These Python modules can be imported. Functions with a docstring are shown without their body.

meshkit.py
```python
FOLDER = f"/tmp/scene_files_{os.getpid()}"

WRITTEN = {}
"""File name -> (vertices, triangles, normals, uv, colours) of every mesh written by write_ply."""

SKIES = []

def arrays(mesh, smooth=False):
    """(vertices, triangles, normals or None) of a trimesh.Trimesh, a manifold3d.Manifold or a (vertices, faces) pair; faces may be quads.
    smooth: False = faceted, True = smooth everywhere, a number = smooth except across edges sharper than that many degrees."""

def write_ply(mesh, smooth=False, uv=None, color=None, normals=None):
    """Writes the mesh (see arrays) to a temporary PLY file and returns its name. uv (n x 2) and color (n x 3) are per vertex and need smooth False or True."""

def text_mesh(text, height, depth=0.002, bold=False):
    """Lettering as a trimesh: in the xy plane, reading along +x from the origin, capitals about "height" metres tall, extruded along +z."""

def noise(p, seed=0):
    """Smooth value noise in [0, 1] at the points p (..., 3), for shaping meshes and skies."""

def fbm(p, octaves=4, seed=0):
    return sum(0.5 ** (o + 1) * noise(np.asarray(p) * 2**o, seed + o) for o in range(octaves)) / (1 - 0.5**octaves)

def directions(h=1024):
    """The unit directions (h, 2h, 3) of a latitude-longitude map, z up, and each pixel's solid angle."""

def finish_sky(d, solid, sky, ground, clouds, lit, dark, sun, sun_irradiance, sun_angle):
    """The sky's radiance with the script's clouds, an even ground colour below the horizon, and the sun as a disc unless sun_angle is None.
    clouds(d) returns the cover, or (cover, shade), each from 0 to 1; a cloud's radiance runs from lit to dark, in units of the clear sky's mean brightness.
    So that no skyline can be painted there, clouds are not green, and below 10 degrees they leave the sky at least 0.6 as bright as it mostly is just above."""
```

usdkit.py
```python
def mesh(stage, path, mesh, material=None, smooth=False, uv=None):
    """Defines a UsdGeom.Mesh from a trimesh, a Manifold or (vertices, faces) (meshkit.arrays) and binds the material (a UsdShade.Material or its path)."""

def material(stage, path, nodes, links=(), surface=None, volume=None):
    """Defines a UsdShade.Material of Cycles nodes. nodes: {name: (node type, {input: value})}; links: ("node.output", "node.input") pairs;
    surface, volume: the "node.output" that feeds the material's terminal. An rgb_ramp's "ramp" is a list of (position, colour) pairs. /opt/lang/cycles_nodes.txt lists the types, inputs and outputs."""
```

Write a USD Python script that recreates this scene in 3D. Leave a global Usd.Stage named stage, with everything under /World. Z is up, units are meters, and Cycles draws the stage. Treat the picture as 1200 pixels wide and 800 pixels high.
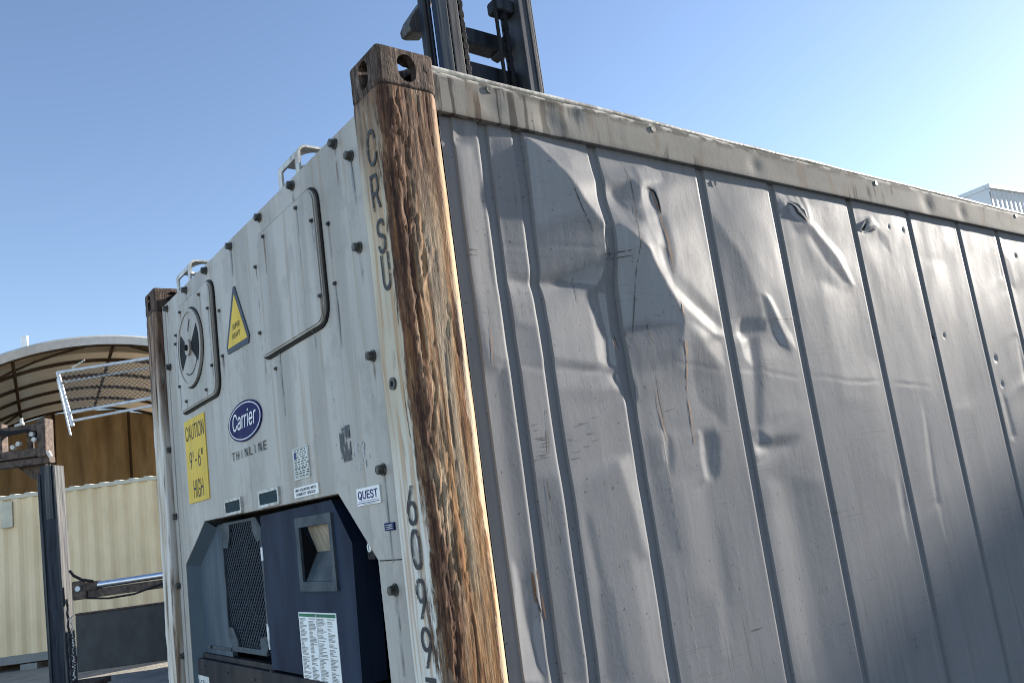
import math, numpy as np, trimesh, manifold3d as m3, usdkit, meshkit
from pxr import Usd, UsdGeom, UsdLux, UsdShade, Gf, Sdf
import scipy.sparse as sp
from scipy.sparse.linalg import spsolve
from scipy.ndimage import map_coordinates, gaussian_filter

stage = Usd.Stage.CreateInMemory()
UsdGeom.SetStageUpAxis(stage, UsdGeom.Tokens.z)
UsdGeom.SetStageMetersPerUnit(stage, 1.0)
UsdGeom.Xform.Define(stage, '/World')
UsdGeom.Scope.Define(stage, '/World/Looks')

# ------------------------------------------------------------------ camera, sky, sun, exposure
EXPOSURE = 1.7
CAM = (-1.04781, -1.75347, 1.64534, 0.90442, 0.16748, -0.13527, 982.50345, 607.61377, 426.99501)            # x y z yaw pitch roll, focal length and principal point for a 1200 x 800 picture
cx, cy, cz, yaw, pitch, roll, foc, ppx, ppy = CAM
fwd = np.array([math.cos(yaw)*math.cos(pitch), math.sin(yaw)*math.cos(pitch), math.sin(pitch)])
rt = np.array([math.sin(yaw), -math.cos(yaw), 0.0]); upv = np.cross(rt, fwd)
cr_ = rt*math.cos(roll) + upv*math.sin(roll); cu_ = -rt*math.sin(roll) + upv*math.cos(roll)
cam = UsdGeom.Camera.Define(stage, '/World/camera')
M = Gf.Matrix4d(*cr_, 0, *cu_, 0, *(-fwd), 0, cx, cy, cz, 1)
cam.AddTransformOp().Set(M)
cam.CreateHorizontalApertureAttr(36.0); cam.CreateVerticalApertureAttr(24.0)
cam.CreateFocalLengthAttr(foc/1200*36)
cam.CreateHorizontalApertureOffsetAttr((600-ppx)/1200*36); cam.CreateVerticalApertureOffsetAttr((ppy-400)/1200*36)
cam.CreateClippingRangeAttr(Gf.Vec2f(0.05, 2000)); cam.CreateExposureAttr(EXPOSURE)

SUN_EL, SUN_AZ = math.radians(16.5), math.radians(8.5)      # elevation; angle off the long wall
SUN = np.array([math.cos(SUN_EL)*math.cos(SUN_AZ), -math.cos(SUN_EL)*math.sin(SUN_AZ), math.sin(SUN_EL)])
usdkit.material(stage, '/World/Looks/sky', {
    's': ('sky_texture', dict(sky_type='single_scattering', sun_disc=False, sun_elevation=SUN_EL,
                              sun_rotation=math.atan2(SUN[0], SUN[1]), altitude=20, air_density=1.0, aerosol_density=0.3, ozone_density=1.1)),
    't': ('mix_color', dict(blend_type='multiply', fac=1.0, b=(.958, .972, 1.085))),
    'b': ('background_shader', dict(strength=0.073))}, [('s.color', 't.a'), ('t.result', 'b.color')], surface='b.background')
dome = UsdLux.DomeLight.Define(stage, '/World/sky')
UsdShade.MaterialBindingAPI.Apply(dome.GetPrim()).Bind(UsdShade.Material.Get(stage, '/World/Looks/sky'))
dome.GetPrim().SetCustomDataByKey('kind', 'structure')
sun = UsdLux.DistantLight.Define(stage, '/World/sun')
sun.CreateNormalizeAttr(True); sun.CreateIntensityAttr(1.15); sun.CreateAngleAttr(0.8); sun.CreateColorAttr(Gf.Vec3f(1.0, 0.92, 0.82))
zax = SUN; xax = np.cross([0, 0, 1.0], zax); xax /= np.linalg.norm(xax); yax = np.cross(zax, xax)
sun.AddTransformOp().Set(Gf.Matrix4d(*xax, 0, *yax, 0, *zax, 0, 0, 0, 30, 1))

# ------------------------------------------------------------------ helpers
COUNT = {}
def numbered(path):
    k = COUNT.get(path, 0); COUNT[path] = k + 1
    return path if k == 0 else f'{path}_{k:03d}'
def tag(p, label=None, cat=None, group=None, kind=None):
    p = p.GetPrim() if hasattr(p, 'GetPrim') else p
    for k, v in (('label', label), ('category', cat), ('group', group), ('kind', kind)):
        if v: p.SetCustomDataByKey(k, v)
    return p
def thing(name, label, cat, loc=(0, 0, 0), rotz=0.0, group=None):
    x = UsdGeom.Xform.Define(stage, numbered('/World/' + name))
    x.AddTranslateOp().Set(Gf.Vec3d(*map(float, loc)))
    if rotz: x.AddRotateZOp().Set(math.degrees(rotz))
    return tag(x, label, cat, group)
def obj(name, mesh, mat, parent=None, smooth=False, label=None):
    base = str(parent.GetPath()) if parent is not None else '/World'
    base = '/'.join(base.split('/')[:4])          # thing > part > sub-part, no further
    m = usdkit.mesh(stage, numbered(base + '/' + name), mesh, mat, smooth=smooth)
    if label: m.GetPrim().SetCustomDataByKey('label', label)
    return m.GetPrim()
def ref(src, name, loc, rotz=0, label=None, group=None, cat=None):
    x = thing(name, label, cat, loc, rotz, group)
    x.GetReferences().AddInternalReference(src.GetPath()); x.SetInstanceable(True)
    return x
def cat(*ms):
    ms = [m for g in ms for m in (g if isinstance(g, (list, tuple)) else [g])]
    return trimesh.util.concatenate(ms)
def box(x0, x1, y0, y1, z0, z1):
    return trimesh.creation.box(bounds=[[min(x0, x1), min(y0, y1), min(z0, z1)], [max(x0, x1), max(y0, y1), max(z0, z1)]])
def tm(man):
    a = man.to_mesh(); return trimesh.Trimesh(a.vert_properties[:, :3], a.tri_verts, process=False)
def rbox(x0, x1, y0, y1, z0, z1, r=.004, n=8):
    sp = m3.Manifold.sphere(r, n)
    P = [sp.translate([x, y, z]) for x in (x0+r, x1-r) for y in (y0+r, y1-r) for z in (z0+r, z1-r)]
    return tm(m3.Manifold.batch_hull(P))
def tube(p, q, r, sides=10):
    p, q = np.asarray(p, float), np.asarray(q, float)
    return trimesh.creation.cylinder(radius=r, segment=[p, q], sections=sides)
def path_tube(pts, r, sides=8):
    p = np.asarray(pts, float); t = np.gradient(p, axis=0); t /= np.linalg.norm(t, axis=1, keepdims=True)
    a = np.cross(t, [0.13, 0.21, 0.97]); a /= np.linalg.norm(a, axis=1, keepdims=True); b = np.cross(t, a)
    ang = np.arange(sides)*2*np.pi/sides
    v = p[:, None] + r*(np.cos(ang)[None, :, None]*a[:, None] + np.sin(ang)[None, :, None]*b[:, None])
    i, j = np.meshgrid(np.arange(len(p)-1), np.arange(sides), indexing='ij')
    q = np.stack([i*sides+j, i*sides+(j+1) % sides, (i+1)*sides+(j+1) % sides, (i+1)*sides+j], -1).reshape(-1, 4)
    return trimesh.Trimesh(v.reshape(-1, 3), np.vstack([q[:, [0, 1, 2]], q[:, [0, 2, 3]]]), process=False)
def grid(P):
    """(n, m, 3) points -> mesh"""
    n, m = P.shape[:2]
    i, j = np.meshgrid(np.arange(n-1), np.arange(m-1), indexing='ij')
    q = np.stack([i*m+j, (i+1)*m+j, (i+1)*m+j+1, i*m+j+1], -1).reshape(-1, 4)
    return trimesh.Trimesh(P.reshape(-1, 3), np.vstack([q[:, [0, 1, 2]], q[:, [0, 2, 3]]]), process=False)
def facing(m, d):
    """flip the mesh if its faces on the whole look away from d"""
    n = np.cross(m.vertices[m.faces[:, 1]]-m.vertices[m.faces[:, 0]], m.vertices[m.faces[:, 2]]-m.vertices[m.faces[:, 0]]).sum(0)
    if n @ np.asarray(d, float) < 0: m = trimesh.Trimesh(m.vertices, m.faces[:, ::-1], process=False)
    return m
def poly_yz(pts, x0, x1, holes=(), fine=None):
    """polygon in (y, z) extruded between x0 and x1"""
    def sec(P): 
        P = np.asarray(P, float)
        A = 0.5*np.sum(P[:, 0]*np.roll(P[:, 1], -1)-P[:, 1]*np.roll(P[:, 0], -1))
        return m3.CrossSection([P[::-1] if A < 0 else P])
    c = sec(pts)
    for h in holes: c = c - sec(h)
    m = c.extrude(abs(x1-x0))
    if fine: m = m.refine_to_length(fine)
    t = tm(m); v = t.vertices.copy()
    t = trimesh.Trimesh(np.c_[v[:, 2]+min(x0, x1), v[:, 0], v[:, 1]], t.faces, process=False)
    return t
def rrect(y0, y1, z0, z1, r, n=6):
    P = []
    for (cy_, cz_, a0) in ((y1-r, z1-r, 0), (y0+r, z1-r, 90), (y0+r, z0+r, 180), (y1-r, z0+r, 270)):
        for a in np.radians(np.linspace(a0, a0+90, n)): P.append((cy_+r*math.cos(a), cz_+r*math.sin(a)))
    return P
def ellipse(y, z, ry, rz, n=48):
    a = np.linspace(0, 2*np.pi, n, endpoint=False); return np.c_[y+ry*np.cos(a), z+rz*np.sin(a)]
def lettering(text, height, y, z, x, width=None, shear=0, bold=False, depth=.0006):
    text = text.replace('I', 'l') if text.isupper() else text
    """text on a face that looks along -x: starts at y and reads towards -y, base line at z; width stretches it"""
    t = meshkit.text_mesh(text, height, depth, bold)
    v = t.vertices.copy(); v[:, 0] -= v[:, 0].min(); v[:, 1] = np.minimum(v[:, 1], height*1.02)
    if width: v[:, 0] *= width/v[:, 0].max()
    v[:, 0] += shear*v[:, 1]
    return facing2(trimesh.Trimesh(np.c_[x-v[:, 2], y-v[:, 0], z+v[:, 1]], t.faces, process=False))
def facing2(t):
    if t.volume < 0: t.invert()
    return t

# ------------------------------------------------------------------ materials
class Nodes:
    def __init__(s): s.n, s.l = {}, []
    def __call__(s, kind, **inp):
        name = f'n{len(s.n)}'; d = {}
        for k, v in inp.items():
            if isinstance(v, str) and v.startswith('@'): s.l.append((v[1:], f'{name}.{k}'))
            else: d[k] = v
        s.n[name] = (kind, d); return '@'+name
    def pos(s, scale=(1, 1, 1), loc=(0, 0, 0)):
        g = s('geometry'); return s('mapping', vector=g+'.position', scale=scale, location=loc)+'.vector'
    def noise(s, scale=(1, 1, 1), detail=4, rough=.55, loc=(0, 0, 0), dist=0):
        return s('noise_texture', vector=s.pos(scale, loc), scale=1.0, detail=detail, roughness=rough, distortion=dist)+'.fac'
    def ramp(s, fac, *stops):
        return s('rgb_ramp', fac=fac, ramp=[(p, (c, c, c) if np.ndim(c) == 0 else c) for p, c in stops])+'.color'
    def rampf(s, fac, a, b, lo=0., hi=1.):
        return s('map_range', value=fac, from_min=a, from_max=b, to_min=lo, to_max=hi, clamp=True)+'.result'
    def mix(s, fac, a, b, t='mix'):
        return s('mix_color', fac=fac, a=a, b=b, blend_type=t)+'.result'
    def math(s, op, a, b=0.0): return s('math', math_type=op, value1=a, value2=b)+'.value'
    def bump(s, h, dist, strength=1.0): return s('bump', height=h, distance=dist, strength=strength)+'.normal'
    def done(s, name, surf): 
        return usdkit.material(stage, '/World/Looks/'+name, s.n, s.l, surface=surf[1:])
def simple(name, col, rough=.6, metal=0., var=.12, scale=6., bump=.0006, streak=0., spec=.22):
    N = Nodes(); c = np.array(col)
    base = N.ramp(N.noise((scale,)*3, 5), (.3, tuple(c*(1-var))), (.7, tuple(np.minimum(c*(1+var), 1))))
    if streak:
        f = N.rampf(N.noise((22, 22, 1.1), 4), .5, .72, 0, streak)
        base = N.mix(f, base, tuple(c*.35))
    r = N.rampf(N.noise((scale*2,)*3, 4), .3, .7, rough-.1, rough+.1)
    kw = dict(base_color=base, roughness=r, metallic=metal, ior=1+spec)
    if bump: kw['normal'] = N.bump(N.noise((60, 60, 60), 4), bump)
    return N.done(name, N('principled_bsdf', **kw)+'.BSDF')

def mat_side():
    """grey wall paint: streaks, black scuffs, fine orange peel"""
    N = Nodes(); c = np.array([.186,.190,.197])
    b = N.ramp(N.noise((1.3, 1.3, .9), 4), (.3, tuple(c*.95)), (.7, tuple(c*1.05)))
    b = N.mix(N.rampf(N.noise((16, 16, .7), 5, .6), .50, .66, 0, .20), b, tuple(c*np.array([.62, .6, .56])))
    b = N.mix(N.rampf(N.noise((40, 40, 1.6), 4, loc=(3, 1, 2)), .54, .66, 0, .22), b, tuple(np.minimum(c*1.4, 1)))
    sc = N.math('multiply', N.rampf(N.noise((5, 5, 190), 3, .6, dist=.4), .60, .66), N.rampf(N.noise((2.6, 2.6, 4), 2, loc=(7, 0, 1)), .50, .60))
    b = N.mix(N.math('multiply', sc, .25), b, tuple(c*.22))
    sv = N.math('multiply', N.rampf(N.noise((120, 120, 4), 3, .6, loc=(1, 2, 9)), .62, .68), N.rampf(N.noise((4, 4, 2.5), 2, loc=(2, 5, 1)), .5, .6))
    b = N.mix(N.math('multiply', sv, .4), b, tuple(c*.25))
    sp = N.rampf(N.noise((85, 85, 85), 2, .5, loc=(4, 4, 4)), .70, .73)
    b = N.mix(N.math('multiply', sp, .7), b, (.06, .05, .045))
    h = N.math('add', N.math('multiply', N.noise((28, 28, 18), 5, .65), .9), N.math('multiply', N.noise((130, 130, 70), 3), .35))
    r = N.rampf(N.noise((7, 7, 3), 4), .3, .7, .46, .66)
    return N.done('grey_wall_paint', N('principled_bsdf', base_color=b, roughness=r, normal=N.bump(h, .0022, .34), ior=1.09)+'.BSDF')
def mat_rail():
    N = Nodes(); c = np.array([.225,.217,.197])
    b = N.ramp(N.noise((1.6, 6, 5), 5), (.3, tuple(c*.86)), (.7, tuple(c*1.1)))
    s = N.math('multiply', N.rampf(N.noise((30, 30, 2.4), 4, .6), .50, .57), N.math('maximum', N.rampf(N.noise((2.4, 2.4, 3), 3, loc=(5, 1, 0)), .54, .62), N.rampf(N('separate_xyz', vector=N('geometry')+'.position')+'.x', 1.0, .45, 0, 1)))
    b = N.mix(N.math('multiply', s, .8), b, (.045, .04, .036))
    b = N.mix(N.rampf(N.noise((11, 11, 2.4), 4, loc=(8, 2, 2)), .57, .66, 0, .35), b, (.16, .11, .07))
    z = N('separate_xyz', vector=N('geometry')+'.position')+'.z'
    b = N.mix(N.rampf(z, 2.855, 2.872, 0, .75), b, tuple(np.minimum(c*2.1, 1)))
    top = N.math('multiply', N.rampf(z, 2.838, 2.862), N.rampf(N.noise((13, 13, 30), 5, .65, loc=(2, 2, 2)), .47, .53))
    b = N.mix(N.math('multiply', top, .8), b, (.05, .045, .04))
    sp = N.rampf(N.noise((80, 80, 80), 2, .5), .72, .75)
    b = N.mix(N.math('multiply', sp, .8), b, (.05, .04, .035))
    return N.done('dirty_rail_paint', N('principled_bsdf', base_color=b, roughness=.75, ior=1.08, normal=N.bump(N.noise((60, 60, 40), 5, .65), .0012, .5))+'.BSDF')
def mat_rust(name='rusted_post_paint', whole=False):
    """flaking cream paint over layered rust; rust lies on the side face and bleeds over the corner"""
    N = Nodes()
    g = N('separate_xyz', vector=N('geometry')+'.position')
    grain = N.noise((62, 62, 2.6), 8, .7, dist=.35); blot = N.noise((22, 22, 3.2), 6, .68, loc=(3, 7, 1)); fine = N.noise((230, 230, 26), 4, .7)
    f = N.math('add', N.math('multiply', grain, .62), N.math('multiply', fine, .38))
    lay = N.noise((17, 17, .6), 6, .62, loc=(2, 8, 5), dist=.5)
    rust = N.ramp(lay, (.36, (.26, .215, .165)), (.43, (.39, .31, .215)), (.49, (.42, .31, .195)), (.535, (.36, .20, .085)), (.57, (.19, .085, .038)), (.63, (.06, .03, .02)))
    rust = N.mix(N.rampf(N.noise((70, 70, 2.0), 6, .66, loc=(5, 5, 2)), .535, .60, 0, .75), rust, (.055, .032, .021))
    rust = N.mix(N.rampf(fine, .40, .60, 0, .5), N.mix(1.0, rust, (.55, .52, .5), 'multiply'), N.mix(1.0, rust, (1.25, 1.25, 1.25), 'multiply'))
    dark = N.ramp(f, (.36, (.012, .007, .006)), (.47, (.045, .022, .014)), (.54, (.11, .055, .03)), (.62, (.21, .12, .07)))
    cream = N.ramp(N.noise((9, 9, 2), 5), (.3, (.38, .33, .245)), (.7, (.50, .46, .37)))
    if whole:
        col = N.mix(N.rampf(N.noise((14, 14, 14), 5), .52, .72, 0, .6), dark, rust); col = N('hsv', hue=.505, saturation=.62, value=.85, fac=1.0, color=col)+'.color'
        h = N.math('add', f, N.noise((45, 45, 45), 6, .7))
        return N.done(name, N('principled_bsdf', base_color=col, roughness=.85, normal=N.bump(h, .009, .9), specular_ior_level=.2)+'.BSDF')
    # the dark band: close to the corner (x < .055) of the side face, swaying with height
    sway = N.math('multiply', N.math('subtract', N.noise((1.0, 1.0, 2.6), 4, loc=(0, 0, 4)), .5), .16)
    xx = N.math('add', g+'.x', sway)
    band = N.math('multiply', N.rampf(xx, .075, .035), N.rampf(blot, .34, .5))
    col = N.mix(band, rust, dark)
    top = N.math('multiply', N.rampf(g+'.z', 2.15, 2.6), N.rampf(blot, .40, .50)); col = N.mix(N.math('multiply', top, .9), col, dark)
    # orange bleeding
    col = N.mix(N.rampf(N.noise((34, 34, 3.4), 5, .65, loc=(9, 0, 3)), .58, .70, 0, .6), col, (.30, .135, .05))
    # paint: end face and the sunlit bevel
    edge = N.math('add', N.math('multiply', N.math('subtract', N.noise((26, 26, 6), 6, .7, loc=(1, 1, 6)), .5), .12), 0.0)
    endf = N.rampf(N.math('add', g+'.y', edge), .022, .034)
    endf = N.math('multiply', endf, N.rampf(g+'.x', .03, .012))
    bev = N.rampf(N.math('add', g+'.x', N.math('multiply', edge, .35)), .150, .157)
    paint = N.math('maximum', endf, bev)
    spots = N.math('multiply', N.rampf(N.noise((24, 24, 4), 6, .7, loc=(6, 6, 2)), .53, .58), .95)
    spots = N.math('multiply', spots, N.math('maximum', bev, N.math('multiply', N.rampf(g+'.y', .10, .05), 1.0)))
    upr = N.rampf(N.math('add', g+'.z', N.math('multiply', N.noise((30, 30, 5), 5, .7), .5)), 2.68, 3.02, 0, .9)
    paint = N.math('multiply', paint, N.math('subtract', 1.0, N.math('maximum', spots, upr)))
    stain = N.rampf(N.noise((44, 44, 1.8), 5, .6, loc=(2, 9, 9)), .48, .58, 0, .6)
    cream = N.mix(N.math('multiply', endf, N.rampf(g+'.z', 1.95, 1.6, 0, .75)), cream, (.60, .60, .56))
    cream = N.mix(N.math('multiply', bev, .75), cream, (.34, .255, .155))
    cream = N.mix(stain, cream, (.34, .19, .085))
    col = N.mix(paint, col, cream)
    bh = N.math('multiply', N.math('add', N.math('multiply', f, 1.1), N.noise((55, 55, 16), 7, .72, loc=(1, 4, 4))), N.math('subtract', 1.0, N.math('multiply', paint, .85)))
    return N.done(name, N('principled_bsdf', base_color=col, roughness=.8, normal=N.bump(bh, .0032, .8), specular_ior_level=.2)+'.BSDF')
def mat_white():
    """white end panel: grey vertical run-off, yellowed stains, grime"""
    N = Nodes(); c = np.array([.395,.375,.34])
    b = N.ramp(N.noise((2.2, 2.2, 1.4), 5), (.3, tuple(c*.9)), (.7, tuple(c*1.06)))
    b = N.mix(N.rampf(N.noise((7.5, 7.5, .5), 4, .55), .44, .60, 0, .62), b, tuple(c*np.array([.62, .61, .59])))
    b = N.mix(N.rampf(N.noise((30, 30, 1.3), 4, loc=(4, 2, 7)), .57, .66, 0, .42), b, tuple(c*np.array([.62, .52, .38])))
    b = N.mix(N.rampf(N.noise((9, 9, 6), 6, .7, loc=(1, 8, 3)), .53, .62, 0, .4), b, tuple(c*.6))
    sp = N.rampf(N.noise((90, 90, 60), 2, .5, loc=(3, 3, 8)), .72, .75)
    b = N.mix(N.math('multiply', sp, .8), b, (.09, .08, .07))
    return N.done('white_panel_paint', N('principled_bsdf', base_color=b, roughness=.5, normal=N.bump(N.noise((20, 20, 12), 5), .0018, .6), ior=1.3)+'.BSDF')
def mat_worn(name, col, keep=.5, scale=(60, 60, 30)):
    """worn paint or stain with gaps"""
    N = Nodes()
    f = N.rampf(N.noise(scale, 6, .7), keep-.04, keep+.04)
    p = N('principled_bsdf', base_color=tuple(col), roughness=.7)+'.BSDF'
    t = N('transparent_bsdf', color=(1, 1, 1))+'.BSDF'
    return N.done(name, N('mix_closure', fac=f, closure1=p, closure2=t)+'.closure')
def mat_streaky(name, c0, c1, scale, rough=.6, bump=.001, bscale=(60, 60, 60), metal=0., **kw):
    N = Nodes()
    b = N.ramp(N.noise(scale, 6, .62), (.36, tuple(c0)), (.64, tuple(c1)))
    return N.done(name, N('principled_bsdf', base_color=b, roughness=rough, metallic=metal, normal=N.bump(N.noise(bscale, 5), bump), **kw)+'.BSDF')
def mat_fabric():
    N = Nodes()
    b = N.ramp(N.noise((1.2, 1.2, 1.2), 5), (.3, (.42, .37, .28)), (.7, (.52, .47, .37)))
    d = N('diffuse_bsdf', color=b)+'.BSDF'; t = N('translucent_bsdf', color=(.42, .33, .21))+'.BSDF'
    return N.done('shelter_fabric', N('mix_closure', fac=.22, closure1=d, closure2=t)+'.closure')

SIDE, RAIL, RUST, CASTRUST, WHITE = mat_side(), mat_rail(), mat_rust(), mat_rust('rusted_casting', True), mat_white()
RAWRUST = mat_worn('rust_stain', (.13, .062, .028), .54, (50, 50, 9))
BLACKMARK = mat_worn('black_scuff', (.02, .019, .018), .54, (70, 70, 30))
LETTER = mat_worn('worn_black_lettering', (.022, .023, .026), .58, (75, 75, 45))
INK = simple('black_ink', (.02, .02, .022), .5, bump=0); INKBLUE = simple('blue_ink', (.018, .022, .11), .45, bump=0)
BOLT = mat_streaky('bolt_steel', (.03, .032, .03), (.13, .125, .11), (60, 60, 60), .6, .001, metal=.4)
GASKET = simple('dark_gasket', (.022, .022, .021), .8, bump=0)
BLUE = mat_streaky('blue_unit_paint', (.007, .013, .028), (.019, .031, .056), (7, 7, 1.8), .65, .0012, (14, 14, 9), ior=1.2)
BLUELOW = mat_streaky('scuffed_blue_paint', (.014, .015, .020), (.042, .038, .036), (9, 9, 2.2), .65, .001, ior=1.2)
BLUEGREY = mat_streaky('blue_grey_paint', (.042, .062, .084), (.075, .10, .122), (8, 8, 2), .65, .001, ior=1.2)
FRAME = mat_streaky('mesh_frame_paint', (.035, .048, .060), (.075, .090, .102), (14, 14, 14), .65, .001, ior=1.2)
DARK = simple('dark_interior', (.007, .008, .010), .7, bump=0)
WIRE = simple('mesh_wire', (.06, .08, .105), .5, bump=0)
COIL = mat_streaky('coil_metal', (.004, .005, .007), (.010, .013, .017), (90, 90, 4), .6, .001, specular_ior_level=.15)
YELLOW = simple('yellow_sticker', (.60, .42, .07), .65, var=.1, scale=9, bump=.0003, streak=.18)
STICKW = simple('white_sticker', (.70, .71, .70), .5, var=.06, bump=0)
STICKG = mat_streaky('faded_label', (.40, .43, .40), (.56, .58, .54), (40, 40, 20), .6, .0003)
GREEN = simple('green_print', (.03, .14, .08), .5, bump=0)
TRIM = simple('sticker_border', (.05, .062, .085), .5, bump=0)
LOGO = simple('navy_sticker', (.010, .014, .075), .7, bump=0)
GLASS = simple('window_glass', (.014, .032, .040), .6, var=.3, bump=0, spec=.15)
TANPANE = mat_streaky('dusty_pane', (.16, .135, .10), (.30, .26, .20), (60, 60, 14), .3, .001)
GALV = mat_streaky('galvanised_steel', (.42, .45, .48), (.60, .63, .66), (9, 9, 9), .45, .0008, metal=.35)
BRACKET = mat_streaky('bracket_paint', (.28, .26, .22), (.56, .57, .54), (26, 26, 26), .55, .002)
MAST = mat_streaky('mast_steel', (.010, .013, .02), (.034, .042, .056), (24, 24, 1.6), .6, .002, ior=1.25)
MASTGREY = mat_streaky('worn_mast_channel', (.020, .024, .032), (.10, .10, .098), (40, 40, 1.4), .6, .002, ior=1.25)
MASTBLUE = mat_streaky('blue_mast_paint', (.006, .012, .028), (.020, .032, .056), (16, 16, 1.2), .6, .002, ior=1.25)
BLACKSTEEL = mat_streaky('black_steel', (.012, .013, .016), (.03, .032, .037), (5, 5, 3), .5, .001)
CHAIN = simple('greasy_chain', (.012, .012, .013), .5, metal=.5, bump=0)
RUSTSTEEL = mat_streaky('rusty_carriage', (.020, .014, .012), (.10, .068, .05), (16, 16, 16), .8, .003)
CHROME = mat_streaky('chromed_rod', (.62, .64, .68), (.74, .76, .80), (6, 6, 6), .18, .0003, metal=1.0)
RUBBER = simple('rubber', (.016, .016, .017), .8)
BEIGE = mat_streaky('beige_container_paint', (.63, .48, .28), (.75, .585, .36), (2.2, 2.2, .9), .55, .001)
BEIGED = simple('beige_rail_paint', (.50, .47, .37), .55)
DEEPGREY = simple('grey_base_rail', (.20, .20, .19), .7)
FABRIC = mat_fabric()
HEM = simple('shelter_hem', (.42, .41, .385), .7)
ARCH = simple('shelter_tube', (.07, .05, .035), .6)
TARP = mat_streaky('brown_tarp', (.27, .19, .10), (.44, .33, .19), (3, 3, .5), .6, .004, (9, 9, 2))
PANEL_GREY = mat_streaky('grey_cladding', (.36, .40, .42), (.42, .46, .48), (.6, .6, .3), .5, .001)
PANEL_PALE = mat_streaky('pale_cladding', (.46, .49, .51), (.52, .55, .57), (.6, .6, .3), .5, .001)
WPAINT = simple('white_paint', (.78, .78, .76), .5)
ORANGEP = simple('yellow_forklift_paint', (.42, .25, .03), .45)
STEELBLUE = mat_streaky('stacked_container_paint', (.10, .15, .22), (.15, .20, .28), (2, 2, 1), .5, .001)
def mat_ground():
    N = Nodes()
    b = N.ramp(N.noise((.35, .35, .35), 7, .65), (.3, (.24, .225, .195)), (.7, (.42, .395, .345)))
    b = N.mix(N.rampf(N.noise((1.6, 4.5, 1), 6, .7, loc=(4, 4, 0)), .5, .64, 0, .55), b, (.085, .085, .085))
    b = N.mix(N.rampf(N.noise((25, 25, 25), 4, .7), .56, .7, 0, .5), b, (.34, .33, .30))
    return N.done('yard_ground', N('principled_bsdf', base_color=b, roughness=.85, normal=N.bump(N.noise((9, 9, 9), 7, .7), .03))+'.BSDF')
GROUND = mat_ground()

# ------------------------------------------------------------------ ground
g = np.linspace(-1, 1, 81); g = np.sign(g)*np.abs(g)**3*600
X, Y = np.meshgrid(g, g, indexing='ij')
ground = obj('ground', grid(np.stack([X, Y, np.zeros_like(X)], -1)), GROUND); tag(ground, 'grey worn yard surface around the containers', 'ground', kind='structure')

# ------------------------------------------------------------------ the reefer container
L, W, H = 12.192, 2.438, 2.896
reefer = thing('reefer_container', 'dented grey and white refrigerated container with a rust eaten front corner post', 'container')
Y0 = .048                                # plane of the side sheets; outwards is -y

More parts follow.
